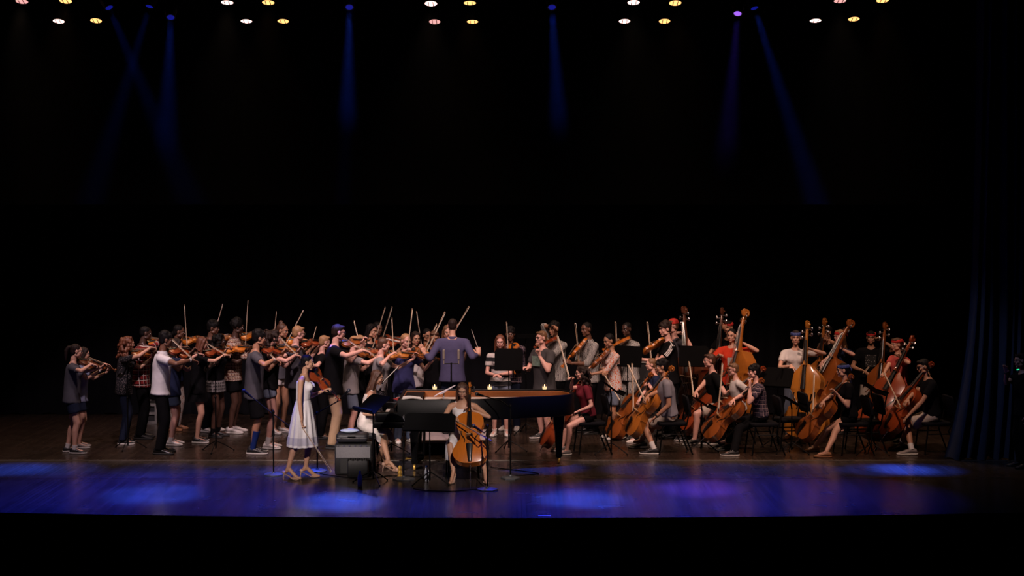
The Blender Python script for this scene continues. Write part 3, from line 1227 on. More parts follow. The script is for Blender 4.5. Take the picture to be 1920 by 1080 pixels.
    if fem:
        for s in (1, -1):
            b.ball(pelvis + spine * 0.365 * k + fwd * 0.085 * k + R * s * 0.062 * k, 0.058 * k)
    b.chain([N - spine * 0.02, Hc - Uh * 0.04 * k - Fh * 0.015 * k], [0.052 * k * (0.88 if fem else 1.0), 0.045 * k * (0.88 if fem else 1.0)])
    fk = k * (0.90 if fem else 1.0) * (1 + (B - 1) * 0.7)
    for s in (1, -1):
        b.capsule(N - spine * 0.030 * k + R * s * 0.04 * k, sh[s], 0.050 * fk, 0.050 * fk)
        b.capsule(sh[s], el[s], 0.050 * fk, 0.037 * fk)
        mid = el[s] + (wr[s] - el[s]) * 0.3
        b.chain([el[s], mid, wr[s]], [0.036 * fk, 0.038 * fk, 0.025 * fk])
        kk = k * (1 + (B - 1) * 0.6)
        b.capsule(hip[s], kn[s], 0.086 * kk, 0.055 * kk)
        cf = kn[s] + (an[s] - kn[s]) * 0.32 - F * 0.014 * k
        b.chain([kn[s], cf, an[s]], [0.052 * kk, 0.053 * kk, 0.034 * kk])
        fd = (F + R * s * 0.2).normalized()
        if heels:
            b.chain([an[s], an[s] - fd * 0.03 * k - U * 0.055 * k], [0.034 * k, 0.030 * k])
            b.chain([an[s] + fd * 0.005 - U * 0.02 * k, an[s] + fd * 0.125 * k - U * (az - 0.032 * k), an[s] + fd * 0.185 * k - U * (az - 0.026 * k)], [0.030 * k, 0.030 * k, 0.022 * k])
        else:
            b.chain([an[s] - U * 0.03 * k, an[s] + fd * 0.12 * k - U * (az - 0.035)], [0.034 * k, 0.026 * k])
    extra = []
    hv = (np.c_[HEAD_V, np.ones(len(HEAD_V))] @ np.array(HM).T)[:, :3]
    extra.append((hv, HEAD_F, HEAD_MI))
    for s, cu in ((1, curl[0]), (-1, curl[1])):
        extra.append(hand_geo(wr[s], hd[s], hn[s], s > 0, k * (0.92 if fem else 1.0), cu))
    body = b.build('person', [SKINS[skin], M_LIP if skin not in ('dark', 'brown') else mat('lip_dark', (0.10, 0.035, 0.03), 0.4), M_EYE, M_PUPIL, HAIRS[hair[1]]])
    body.location = pos
    tag(body, label, 'person', group)
    fuse(body, voxel, 3, extra)
    # -------------------------------------------------- hair, glasses, headwear
    def on_head(name, me, scale=1.0):
        o = link(name, me, body)
        o.matrix_local = HM @ M.Scale(scale, 4)
        return o
    if hair[0]:
        on_head('hair', hair_mesh(*hair))
    if glasses:
        on_head('glasses', GLASSES)
    if headwear:
        on_head(headwear[0], headwear[1])
    # -------------------------------------------------- clothes
    def inflated(b, s0, s1, ew, ed, hemw=1.0):
        secs = []
        ts = torso_sections(fem, k, B)
        for s_, w, d, f in ts:
            if s_ < s0 * k - 1e-6 or s_ > s1 * k + 1e-6:
                continue
            secs.append((pelvis + spine * s_ + fwd * f, R * (w + ew), fwd * (d + ed)))
        return secs

    def sleeves(b, kind_):
        if kind_ == 'none':
            for s in (1, -1):
                b.capsule(N - spine * 0.035 * k + R * s * 0.055 * k, sh[s] - R * s * 0.03 * k, 0.066 * fk, 0.052 * fk)
            return
        for s in (1, -1):
            b.capsule(N - spine * 0.036 * k + R * s * 0.04 * k, sh[s], 0.060 * fk, 0.062 * fk)
            if kind_ == 'short':
                e2 = sh[s] + (el[s] - sh[s]) * 0.62
                b.tube([sh[s], sh[s] + (e2 - sh[s]) * 0.5, e2], [0.064 * fk, 0.064 * fk, 0.063 * fk], 12)
            elif kind_ == 'elbow':
                e2 = el[s] + (wr[s] - el[s]) * 0.25
                b.chain([sh[s], el[s]], [0.064 * fk, 0.054 * fk])
                b.tube([el[s], e2], [0.054 * fk, 0.052 * fk], 12)
            else:
                e2 = el[s] + (wr[s] - el[s]) * (0.92 if kind_ == 'long' else 0.6)
                b.chain([sh[s], el[s]], [0.064 * fk, 0.052 * fk])
                b.tube([el[s], el[s] + (e2 - el[s]) * 0.5, e2], [0.052 * fk, 0.048 * fk, 0.040 * fk], 12)
    if shirt:
        b = MB()
        secs = inflated(b, 0.0, 0.50, 0.020 * k, 0.020 * k)
        if seat is None:
            base = pelvis + spine * 0.0
            w0, d0 = 0.190 * k * B + 0.010, 0.122 * k * B + 0.020
            # the cloth falls straight from the chest
            secs2 = []
            chestw = (0.145 if fem else 0.166) * k * B
            for i, (c, ax, ay) in enumerate(secs):
                wv = max(ax.length, (chestw * 0.97 if i < 5 else 0) + 0.012 * k)
                dv = max(ay.length, (0.112 * k * B if i < 5 else 0) + 0.016 * k)
                secs2.append((c, ax.normalized() * wv, ay.normalized() * dv))
            secs = secs2
            c0 = secs[0][0] - U * hem * k
            secs.insert(0, (c0, R * max(w0, secs[0][1].length) * 1.01, fwd * max(d0, secs[0][2].length) * 1.02))
        else:
            secs.insert(0, (pelvis - spine * 0.015 * k, R * 0.186 * k * B, fwd * 0.132 * k * B))
        b.loft(secs, 20)
        if fem:
            for s in (1, -1):
                b.ball(pelvis + spine * 0.365 * k + fwd * 0.088 * k + R * s * 0.060 * k, 0.070 * k)
        sleeves(b, sleeve)
        o = b.build('shirt', [shirt], body)
        fuse(o, 0.018, 3)
        if collar:
            cb = MB()
            cb.loft([(N - spine * 0.012 * k, R * 0.080 * k, fwd * 0.076 * k), (N + spine * 0.015 * k, R * 0.068 * k, fwd * 0.068 * k), (N + spine * 0.030 * k, R * 0.060 * k, fwd * 0.062 * k), (N + spine * 0.005 * k, R * 0.058 * k, fwd * 0.058 * k)], 16)
            cb.build('collar', collar, o)
        if logo:
            logo(o, pelvis, spine, fwd, R, k, B, sh, el)
    if bottom and bottom[1] is not None:
        b = MB()
        kd = bottom[0]
        frac = {'pants': 2.0, 'shorts': 0.60, 'brief': 0.34, 'long_shorts': 0.92, 'bermuda': 0.80}.get(kd, 0)
        if kd in ('skirt',):
            zs = 0.40
            secs = []
            for i in range(5):
                t = i / 4
                c = pelvis + U * (0.10 - t * (0.10 + bottom[2])) * k
                secs.append((c, R * (0.150 + 0.045 * t ** 0.7) * k * B, F * (0.112 + 0.05 * t ** 0.7) * k * B))
            b.loft(secs[::-1], 24)
            o = b.build('skirt', bottom[1], body)
        else:
            secs = inflated(b, -0.08, 0.08, 0.012 * k, 0.012 * k)
            b.loft(secs, 18)
            wide = {'pants': 0.015, 'shorts': 0.024, 'brief': 0.016, 'long_shorts': 0.034, 'bermuda': 0.022}[kd] * k
            for s in (1, -1):
                if frac >= 1:
                    b.capsule(hip[s], kn[s], 0.087 * kk + wide * 0.3, 0.060 * kk + wide)
                    e = an[s] - U * 0.03 * k
                    if seat is None or True:
                        b.capsule(kn[s], kn[s] + (e - kn[s]) * 0.5, 0.058 * kk + wide, 0.054 * kk + wide)
                        b.tube([kn[s] + (e - kn[s]) * 0.4, e], [0.055 * kk + wide, 0.050 * kk + wide], 12)
                else:
                    e = hip[s] + (kn[s] - hip[s]) * frac
                    r1 = 0.088 * kk + (0.056 - 0.086) * kk * frac
                    b.tube([hip[s] + (hip[s] - kn[s]) * 0.08, hip[s] + (e - hip[s]) * 0.5, e], [0.090 * kk + wide * 0.2, r1 + wide * 1.0 + 0.004, r1 + wide * 1.25], 14)
            o = b.build('trousers' if kd == 'pants' else 'shorts', [bottom[1]], body)
            fuse(o, 0.018, 2)
    if dress:
        b = MB()
        b.loft(inflated(b, 0.14, 0.44, 0.010 * k, 0.012 * k), 20)
        for s in (1, -1):
            b.ball(pelvis + spine * 0.362 * k + fwd * 0.088 * k + R * s * 0.060 * k, 0.066 * k)
            b.capsule(pelvis + spine * 0.41 * k + R * s * 0.085 * k + fwd * 0.05 * k, N - spine * 0.015 * k + R * s * 0.095 * k, 0.030 * k, 0.028 * k)
            b.capsule(N - spine * 0.015 * k + R * s * 0.095 * k, pelvis + spine * 0.40 * k + R * s * 0.085 * k - fwd * 0.05 * k, 0.028 * k, 0.030 * k)
        o = b.build('bodice', [dress['mat']], body)
        fuse(o, 0.012, 3)
        b = MB()
        if seat is None:
            rings_ = []
            n_ = 72
            Lk = dress['len'] * k
            for i in range(11):
                t = i / 10
                c = pelvis + spine * (0.17 * k) * (1 - t) + (U * (0.0) - U * 0) * t
                c = V((c.x, c.y, (pelvis + spine * 0.17 * k).z - t * Lk))
                wr_ = (0.128 + (0.275 - 0.128) * (t ** 0.75)) * k
                dr_ = (0.100 + (0.215 - 0.100) * (t ** 0.75)) * k
                ring = []
                for j in range(n_):
                    a = 2 * math.pi * j / n_
                    am = 1 + 0.055 * min(1, t * 2.5) * math.sin(a * 14 + 0.6 * math.sin(a * 3)) + 0.02 * t * math.sin(5 * a + 1)
                    ring.append(c + R * (wr_ * am * math.cos(a)) + F * (dr_ * am * math.sin(a)))
                rings_.append(ring)
            b.rings(rings_[::-1])
            o2 = b.build('skirt', [dress['mat']], body)
            if dress.get('band'):
                b = MB()
                rb = []
                for i in (7.9, 8.4, 9.0, 9.5):
                    t = i / 10
                    c = V((pelvis.x, pelvis.y, (pelvis + spine * 0.17 * k).z - t * Lk))
                    wr_ = (0.128 + (0.275 - 0.128) * (t ** 0.75)) * k * 1.015
                    dr_ = (0.100 + (0.215 - 0.100) * (t ** 0.75)) * k * 1.015
                    ring = []
                    for j in range(n_):
                        a = 2 * math.pi * j / n_
                        am = 1 + 0.055 * math.sin(a * 14 + 0.6 * math.sin(a * 3)) + 0.02 * t * math.sin(5 * a + 1)
                        ring.append(c + R * (wr_ * am * math.cos(a)) + F * (dr_ * am * math.sin(a)))
                    rb.append(ring)
                b.rings(rb[::-1], cap=False)
                b.build('hem_band', [dress['band']], o2)
        else:
            b.loft(inflated(b, -0.08, 0.17, 0.016 * k, 0.018 * k), 20)
            for s in (1, -1):
                b.capsule(hip[s], kn[s] + (hip[s] - kn[s]) * 0.12, 0.104 * k, 0.080 * k)
                e = kn[s] - U * dress['len'] * k + F * 0.0
                b.tube([kn[s] - (kn[s] - hip[s]) * 0.1, kn[s] - (kn[s] - hip[s]) * 0.05 - U * dress['len'] * 0.5 * k, e - (kn[s] - hip[s]) * 0.1], [0.082 * k, 0.085 * k, 0.088 * k], 12)
            o2 = b.build('skirt', [dress['mat']], body)
            fuse(o2, 0.016, 4)
    # -------------------------------------------------- shoes and socks
    for s in (1, -1):
        fd = (F + R * s * 0.2).normalized()
        at = V((an[s].x, an[s].y, 0))
        if heels:
            o = link('shoe', HEEL_U, body)
            o.location = at
            o.rotation_euler = (0, 0, math.atan2(fd.y, fd.x) - math.pi / 2)
            o.scale = (k * 1.02,) * 3
            link('heel', HEEL_H, o)
        elif shoes:
            shoe(body, at, fd, shoes[0], shoes[1], shoes[2] if len(shoes) > 2 else False, k * (0.95 if fem else 1.04))
        if socks:
            b = MB()
            ax_ = (an[s] - kn[s]).normalized()
            sl = socks[1] * k
            pts = [an[s] + ax_ * 0.02 * k, an[s] - ax_ * sl * 0.3, an[s] - ax_ * sl]
            rs = [0.040 * k, 0.041 * k, (0.043 if sl < 0.12 else 0.058) * k]
            b.tube(pts, rs, 12)
            b.build('sock', socks[0], body)
    if tied:
        b = MB()
        b.loft([(pelvis + U * z * k, R * w * k, F * d * k) for z, w, d in ((-0.13, 0.205, 0.155), (-0.06, 0.200, 0.152), (0.03, 0.190, 0.142), (0.06, 0.174, 0.130))], 22)
        b.build('tied_shirt', tied, body)
    if wrist_band:
        for s, m_ in wrist_band.items():
            b = MB()
            dv = (wr[s] - el[s]).normalized()
            b.tube([wr[s] - dv * 0.035, wr[s] - dv * 0.012], [0.030 * fk, 0.029 * fk], 12)
            b.build('wristband', m_, body)
    # -------------------------------------------------- what the person plays
    if inst and not noinst:
        nm = 'double bass' if inst[0] == 'bass' else inst[0]
        make_instrument(inst[0], wd or W_AMBER, inst[1], '%s played by the %s' % (nm, who), igroup or (nm + 's of the orchestra'), inst[2])
        if bowlabel:
            make_bow(*make_bow_args, '%s bow held by the %s' % (nm, who), 'bows of the orchestra')
    print('PERSON %-40s Y=%.2f Ht=%.2f' % (who[:40], Y, Ht))
    body['_pos'] = 0
    del body['_pos']
    return dict(body=body, pos=pos, F=F, R=R, N=N, wr=wr, el=el, sh=sh, k=k, hd=hd, Hc=Hc)
# ------------------------------------------------------------------ the stage
Y_FRONT, Y_SEAM, Y_STRIP, Y_BACK = groundY(971), groundY(897), groundY(863.5), 29.2


def floor_material(name, base, dark, rough, gain=1.0):
    m = bpy.data.materials.new(name)
    m.use_nodes = True
    nt = m.node_tree
    L = nt.links.new
    b = nt.nodes['Principled BSDF']
    tc = _n(nt, 'ShaderNodeTexCoord')
    sp = _n(nt, 'ShaderNodeSeparateXYZ')
    L(tc.outputs['Object'], sp.inputs[0])
    cb = _n(nt, 'ShaderNodeCombineXYZ')
    L(sp.outputs[1], cb.inputs[0])
    L(sp.outputs[0], cb.inputs[1])
    br = _n(nt, 'ShaderNodeTexBrick')
    br.inputs['Scale'].default_value = 1.0
    br.inputs['Brick Width'].default_value = 1.4
    br.inputs['Row Height'].default_value = 0.058
    br.inputs['Mortar Size'].default_value = 0.0028
    br.inputs['Color1'].default_value = base + (1,)
    br.inputs['Color2'].default_value = dark + (1,)
    br.inputs['Mortar'].default_value = (0.004, 0.003, 0.003, 1)
    br.offset = 0.37
    L(cb.outputs[0], br.inputs['Vector'])
    mp = _n(nt, 'ShaderNodeMapping')
    mp.inputs['Scale'].default_value = (40, 3, 1)
    L(tc.outputs['Object'], mp.inputs[0])
    nz = _n(nt, 'ShaderNodeTexNoise')
    nz.inputs['Scale'].default_value = 1.0
    nz.inputs['Detail'].default_value = 5
    L(mp.outputs[0], nz.inputs['Vector'])
    mr = _n(nt, 'ShaderNodeMapRange')
    mr.inputs['To Min'].default_value = 0.55
    mr.inputs['To Max'].default_value = 1.45
    L(nz.outputs['Fac'], mr.inputs['Value'])
    mu = _n(nt, 'ShaderNodeMix', data_type='RGBA', blend_type='MULTIPLY')
    mu.inputs[0].default_value = 1.0
    L(br.outputs['Color'], mu.inputs[6])
    L(mr.outputs[0], mu.inputs[7])
    L(mu.outputs[2], b.inputs['Base Color'])
    # scuffed varnish
    n2 = _n(nt, 'ShaderNodeTexNoise')
    n2.inputs['Scale'].default_value = 2.2
    n2.inputs['Detail'].default_value = 6
    L(tc.outputs['Object'], n2.inputs['Vector'])
    r2 = _n(nt, 'ShaderNodeMapRange')
    r2.inputs['To Min'].default_value = rough - 0.07
    r2.inputs['To Max'].default_value = rough + 0.09
    L(n2.outputs['Fac'], r2.inputs['Value'])
    L(r2.outputs[0], b.inputs['Roughness'])
    b.inputs['Specular IOR Level'].default_value = 0.85
    bp = _n(nt, 'ShaderNodeBump')
    bp.inputs['Strength'].default_value = 0.35
    bp.inputs['Distance'].default_value = 0.004
    L(br.outputs['Fac'], bp.inputs['Height'])
    bp.invert = True
    L(bp.outputs[0], b.inputs['Normal'])
    return m


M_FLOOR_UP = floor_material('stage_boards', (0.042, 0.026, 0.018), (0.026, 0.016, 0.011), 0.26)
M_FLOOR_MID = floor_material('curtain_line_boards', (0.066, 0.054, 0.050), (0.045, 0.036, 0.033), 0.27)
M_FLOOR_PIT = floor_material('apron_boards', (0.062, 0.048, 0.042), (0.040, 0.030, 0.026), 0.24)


def edge_y(x):
    return Y_FRONT + 0.0095 * x * x


def slab(name, y0, y1, m, curve=False):
    b = MB()
    xs = [-11.5 + 23.0 * i / 40 for i in range(41)]
    top0 = [V((x, edge_y(x) if curve else y0, 0)) for x in xs]
    top1 = [V((x, y1, 0)) for x in xs]
    bot0 = [p - V((0, 0, 0.12)) for p in top0]
    b.rings([bot0, top0, top1], cap=False, closed=False)
    b.f = [f[::-1] for f in b.f]
    o = b.build(name, m, None, 30)
    o['kind'] = 'structure'
    return o


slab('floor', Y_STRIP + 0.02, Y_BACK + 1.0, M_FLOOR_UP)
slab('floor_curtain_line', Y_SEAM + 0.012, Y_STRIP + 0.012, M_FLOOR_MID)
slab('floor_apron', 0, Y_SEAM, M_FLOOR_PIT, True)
b = MB()
b.box((0, Y_STRIP + 0.016, 0.002), (23, 0.030, 0.008))
o = b.build('trim_1', mat('brass_track', (0.42, 0.36, 0.32), 0.45, metal=0.7), None, False)
o['kind'] = 'structure'
b = MB()
b.box((0, Y_SEAM + 0.006, -0.02), (23, 0.016, 0.012))
o = b.build('trim_2', mat('dark_joint', (0.01, 0.009, 0.008), 0.8), None, False)
o['kind'] = 'structure'
M_BLACKPAINT = mat('black_paint', (0.006, 0.006, 0.007), 0.85, spec=0.2)
b = MB()
xs = [-11.5 + 23.0 * i / 40 for i in range(41)]
b.rings([[V((x, edge_y(x) + 0.02, -0.08)) for x in xs], [V((x, edge_y(x) + 0.04, -1.2)) for x in xs]], cap=False, closed=False)
o = b.build('wall_front', M_BLACKPAINT)
o['kind'] = 'structure'
b = MB()
b.box((0, 11.0, -1.25), (26, 20, 0.1))
o = b.build('floor_auditorium', M_BLACKPAINT, None, False)
o['kind'] = 'structure'
b = MB()
b.box((0, Y_BACK + 0.6, 4.5), (26, 0.1, 9.4))
o = b.build('wall_back', M_BLACKPAINT, None, False)
o['kind'] = 'structure'


def drape(name, x0, x1, y, z0, z1, folds, amp, m, label, flare=0.0, seed=1, nz=14, cat='curtain'):
    """a hanging curtain with real folds, closed at the back by its own thickness"""
    rr = random.Random(seed)
    ph = [rr.uniform(0, 6.28) for _ in range(4)]
    n = folds * 10
    rows = []
    for i in range(nz + 1):
        t = i / nz
        z = z1 + (z0 - z1) * (t ** 0.7)
        row = []
        for j in range(n + 1):
            s = j / n
            a = amp * (0.75 + 0.35 * math.sin(3 * s * 6.28 + ph[0])) * (1 + 0.3 * t)
            w = math.sin(s * folds * 6.283 + 0.8 * math.sin(2 * s * 6.28 + ph[1]) + 0.25 * t * math.sin(5 * s + ph[2]))
            fl = flare * max(0.0, (t - 0.62) / 0.38) ** 2.0
            xx = x0 + (x1 - x0) * s - fl * (1 - s) * 1.0 + 0.03 * math.sin(4 * t + 7 * s)
            yy = y + a * w - fl * 0.35 * (0.5 + 0.5 * math.sin(s * folds * 6.283 * 0.5 + ph[3]))
            zz = z + (0.035 * max(0, math.sin(s * folds * 6.283 * 0.7)) if i == nz else 0)
            row.append(V((xx, yy, max(zz, 0.004))))
        rows.append(row)
    b = MB()
    b.rings(rows, cap=False, closed=False)
    b.rings([[p + V((0, 0.012, 0)) for p in r] for r in rows][::-1], cap=False, closed=False)
    o = b.build(name, m)
    tag(o, label, cat)
    return o


M_VELVET = mat('black_velvet', (0.006, 0.006, 0.008), 0.95, vary=0.3, scale=3, spec=0.1)
M_NAVY = mat('navy_velvet', (0.030, 0.042, 0.075), 0.85, vary=0.25, scale=6, sheen=0.3, spec=0.2)
drape('backdrop_curtain', -11.5, 11.5, Y_BACK, 0.0, 9.0, 60, 0.05, M_VELVET, 'black velvet backdrop curtain behind the whole orchestra', seed=4)
lx, rx = pix(1822, 600, Y_STRIP).x, pix(1922, 600, Y_STRIP).x
drape('stage_curtain', lx, rx, Y_STRIP + 0.12, 0.0, 9.0, 6, 0.085, M_NAVY, 'dark navy stage curtain gathered at the right wing', flare=0.30, seed=9, nz=30)

# ------------------------------------------------------------------ hanging lamps
M_CAN = mat('lamp_housing', (0.010, 0.010, 0.011), 0.5)
M_CHROME = mat('lamp_reflector', (0.75, 0.72, 0.70), 0.18, metal=1.0)
M_LENS_W = mat('lamp_lens_pink_white', (1.0, 0.62, 0.56), 0.4, emit=2.6, vary=0.1)
M_LENS_A = mat('lamp_lens_amber', (1.0, 0.50, 0.16), 0.4, emit=1.9, vary=0.1)
M_LENS_D = mat('lamp_lens_dim_rose', (0.9, 0.42, 0.40), 0.4, emit=1.1, vary=0.1)
_par = {}


def par_lamp(px, py, Y, amber, label, power, tilt=17.0, dim=False):
    m = M_LENS_A if amber else (M_LENS_D if dim else M_LENS_W)
    if m.name not in _par:
        h = MB()
        n = 20

        def ring(r, z):
            return [V((r * math.cos(2 * math.pi * i / n), r * math.sin(2 * math.pi * i / n), z)) for i in range(n)]
        h.rings([ring(0.095, 0.0), ring(0.100, -0.002), ring(0.100, 0.12), ring(0.085, 0.22), ring(0.05, 0.28), ring(0.03, 0.30)], cap=False)
        h.rings([ring(0.095, 0.0), ring(0.093, 0.02), ring(0.092, 0.05)][::-1], cap=False)
        h.add(ring(0.03, 0.30), [tuple(range(n))])
        l = MB()
        l.rings([ring(0.0945, 0.004), ring(0.07, -0.006), ring(0.035, -0.012), ring(0.008, -0.014)][::-1], cap=True)
        y = MB()
        y.tube([(-0.11, 0, 0.10), (-0.125, 0, 0.18), (-0.125, 0, 0.36), (0, 0, 0.40), (0.125, 0, 0.36), (0.125, 0, 0.18), (0.11, 0, 0.10)], 0.010, 6)
        y.tube([(0, 0, 0.39), (0, 0, 0.50)], 0.014, 6)
        g = MB()
        for dx in (-1, 1):
            g.box((dx * 0.035, 0.0, -0.018), (0.010, 0.19, 0.006))
        _par[m.name] = (h.mesh('housing', M_CAN), l.mesh('lens', m), y.mesh('yoke', M_CAN), g.mesh('guard_bar', M_CAN, False))
    h, l, y, g = _par[m.name]
    p = pix(px, py, Y)
    r = empty('stage_lamp', p, 0, label, 'stage lamp', 'stage lamps glowing along the top')
    r.rotation_euler = (RAD(-tilt), 0, 0)
    link('housing', h, r)
    link('lens', l, r)
    link('yoke', y, r)
    link('guard_bar', g, r)
    tilt_v = V((0, -math.sin(RAD(tilt)), -math.cos(RAD(tilt))))
    spot('stage_lamp_light', p + tilt_v * 0.06, p + tilt_v * 5, AMBER if amber else WARM, power, 58, 0.85, 0.08)
    return p


ROW_A, ROW_B = 28.4, 26.1
POS = ('leftmost', 'second', 'middle', 'fourth', 'rightmost')
rowA = [(110, 40, 0), (180, 39, 1), (462, 40, 0), (531, 40, 1), (815, 41, 0), (886, 41, 1), (1171, 40, 0), (1246, 40, 1), (1529, 39, 0), (1601, 36, 1)]
rowB = [(41, 3, 0), (123, 2, 1), (426, 5, 0), (503, 5, 1), (808, 7, 0), (881, 6, 1), (1188, 5, 0), (1266, 6, 1), (1575, 2, 0), (1655, 1, 1)]
for nm, row, Yr in (('lower', rowA, ROW_A), ('upper', rowB, ROW_B)):
    for i, (px, py, am) in enumerate(row):
        dim = (nm, i) in (('lower', 4), ('upper', 8), ('upper', 0))
        par_lamp(px, py, Yr, am, '%s hanging stage lamp, %s pair from the left in the %s row' % ('amber' if am else 'pinkish white', ('first', 'second', 'third', 'fourth', 'fifth')[i // 2], nm),
                 (LAMP_P * 0.6 if am else LAMP_P), tilt=17 + 3 * math.sin(i * 2.1), dim=dim)
    b = MB()
    zz = pix(960, row[4][1], Yr).z + 0.50
    b.tube([(-11, Yr + 0.10, zz), (11, Yr + 0.10, zz)], 0.024, 10)
    o = b.build('lighting_batten', M_CAN)
    tag(o, 'black pipe batten carrying the %s row of stage lamps' % nm, 'batten')

# ------------------------------------------------------------------ blue beam lamps in the haze
M_LENS_B = mat('lamp_lens_blue', (0.02, 0.03, 0.75), 0.3, emit=0.25, vary=0.05)
M_LENS_V = mat('lamp_lens_violet', (0.35, 0.12, 0.85), 0.3, emit=1.2, vary=0.05)


def beam_lamp(px, py, aimx, aimy, power, angle, label, color=(0.03, 0.10, 1.0), Y=26.0, lens=None):
    p = pix(px, py, Y)
    aim = ground(aimx, aimy)
    d = (aim - p).normalized()
    r = empty('beam_lamp', p, 0, label, 'stage lamp', 'blue beam lamps above the stage')
    r.rotation_euler = d.to_track_quat('-Z', 'Y').to_euler()
    n = 16

    def ring(rad, z):
        return [V((rad * math.cos(2 * math.pi * i / n), rad * math.sin(2 * math.pi * i / n), z)) for i in range(n)]
    b = MB()
    b.rings([ring(0.060, 0.0), ring(0.075, 0.0), ring(0.078, 0.06), ring(0.095, 0.14), ring(0.095, 0.26), ring(0.06, 0.32)], cap=False)
    b.add(ring(0.06, 0.32), [tuple(range(n))])
    b.build('housing', M_CAN, r)
    b = MB()
    b.rings([ring(0.062, 0.012), ring(0.03, 0.006), ring(0.006, 0.004)][::-1])
    b.build('lens', lens or M_LENS_B, r)
    b = MB()
    b.tube([(-0.10, 0, 0.18), (-0.13, 0, 0.20), (-0.13, 0, 0.42), (0.13, 0, 0.42), (0.13, 0, 0.20), (0.10, 0, 0.18)], 0.014, 6)
    b.build('yoke', M_CAN, r)
    spot('beam_lamp_light', p + d * 0.05, aim, color, power * 2.2, angle, 1.0, 0.05)
    return r


BEAM_COL = (0.03, 0.09, 1.0)
beam_lamp(655, 14, 640, 940, BEAM_P * 1.4, 9, 'blue beam lamp with the long beam above the tall person in khaki trousers')
beam_lamp(1035, 14, 1090, 935, BEAM_P * 1.2, 9, 'blue beam lamp hanging above the piano tail, third beam from the left')
beam_lamp(1415, 16, 1690, 880, BEAM_P * 1.2, 8.5, 'blue beam lamp slanting its beam down to the right')
beam_lamp(1383, 26, 1310, 915, BEAM_P * 0.7, 10, 'violet-lensed beam lamp beside the right slanting beam', (0.14, 0.06, 1.0), lens=M_LENS_V)
beam_lamp(320, 33, 290, 925, BEAM_P * 0.7, 11, 'blue beam lamp with a short straight beam at upper left')
beam_lamp(205, 15, 570, 882, BEAM_P * 0.4, 10, 'faint blue beam lamp slanting right at upper left')
beam_lamp(280, 13, 20, 880, BEAM_P * 0.4, 10, 'faint blue beam lamp slanting left at upper left')
# the same kind of lamp on the first electric, above the picture
for lxp, axp, ayp, pw, an_ in ((1040, 1015, 877, 0.7, 12), (300, 30, 880, 0.7, 12), (330, 110, 880, 0.5, 12), (350, 130, 925, 0.65, 34), (560, 330, 925, 0.9, 34), (800, 620, 950, 0.8, 26), (1000, 1010, 945, 0.6, 26), (1150, 1180, 940, 0.9, 28), (1350, 1370, 925, 0.8, 32), (1600, 1540, 930, 0.45, 30), (1750, 1650, 881, 0.6, 11), (1790, 1730, 881, 0.6, 11), (640, 548, 884, 0.5, 10), (480, 590, 886, 0.3, 8), (450, 300, 882, 0.35, 13), (420, 440, 884, 0.3, 12), (1250, 1210, 880, 0.4, 12), (1350, 1370, 880, 0.35, 12), (1500, 1510, 881, 0.3, 12)):
    p = pix(lxp, -60, 23.2)
    spot('electric_blue_spotlight', p, ground(axp, ayp), (0.03, 0.045, 1.0) if ayp > 900 else (0.02, 0.10, 1.0), BEAM_P * pw, an_, 0.85, 0.06)
p = pix(660, -60, 25.2)
spot('electric_blue_spotlight', p, pix(634, 620, 25.1), BEAM_COL, BEAM_P * 1.1, 5, 0.8, 0.06)
spot('electric_blue_spotlight', pix(700, -60, 23.6), pix(652, 818, 22.8), BEAM_COL, BEAM_P * 0.22, 5, 0.8, 0.06)

spot('electric_blue_spotlight', (3.6, 21.2, 7.2), (6.95, 23.9, 0.5), (0.45, 0.55, 1.0), 190.0, 20, 0.9, 0.08)  # unseen sidelight added to bring out the folds of the right curtain
# stage haze that makes the beams visible
hz = bpy.data.materials.new('stage_haze')
hz.use_nodes = True
nt = hz.node_tree
nt.nodes.remove(nt.nodes['Principled BSDF'])
vsn = nt.nodes.new('ShaderNodeVolumeScatter')
vsn.inputs['Density'].default_value = HAZE_D
vsn.inputs['Anisotropy'].default_value = 0.25
nt.links.new(vsn.outputs[0], nt.nodes['Material Output'].inputs['Volume'])
b = MB()
b.box((-0.6, 25.5, 5.5), (14.2, 2.0, 3.7))
o = b.build('haze', hz, None, False)
tag(o, 'thin stage haze in which the blue beams show', 'haze', kind='stuff')
# ------------------------------------------------------------------ wardrobe
def cloth(name, c, **kw):
    return mat(name, c, 0.9, vary=0.14, scale=9, bump=0.7, spec=0.1, **kw)


C_GREY = cloth('grey_jersey', (0.078, 0.076, 0.090))
C_LGREY = cloth('light_grey_jersey', (0.25, 0.235, 0.24))
C_CHAR = cloth('charcoal_jersey', (0.060, 0.056, 0.058))
C_BLACK = cloth('black_jersey', (0.0045, 0.0045, 0.0055))
C_NAVY = cloth('navy_jersey', (0.016, 0.022, 0.055))
C_WHITE = cloth('white_pique', (0.72, 0.70, 0.72))
C_TEEWHITE = cloth('white_tee', (0.62, 0.58, 0.57))
C_PURPLE = cloth('purple_shirt', (0.080, 0.074, 0.150))
C_BLUE = cloth('blue_blouse', (0.040, 0.042, 0.13))
C_RED = cloth('red_tee', (0.62, 0.050, 0.022))
C_ROSE = cloth('rose_tee', (0.50, 0.085, 0.075))
C_MAROON = cloth('maroon_tee', (0.15, 0.018, 0.030))
C_REDPLAID = cloth('red_plaid', (0.22, 0.022, 0.022), pattern='plaid', c2=(0.045, 0.010, 0.012), c3=(0.62, 0.52, 0.48))
C_TANPLAID = cloth('tan_plaid', (0.50, 0.36, 0.26), pattern='plaid', c2=(0.16, 0.06, 0.045), c3=(0.62, 0.56, 0.50), psize=0.7)
C_DARKPLAID = cloth('dark_plaid', (0.07, 0.05, 0.07), pattern='plaid', c2=(0.020, 0.018, 0.03), c3=(0.34, 0.24, 0.24), psize=0.8)
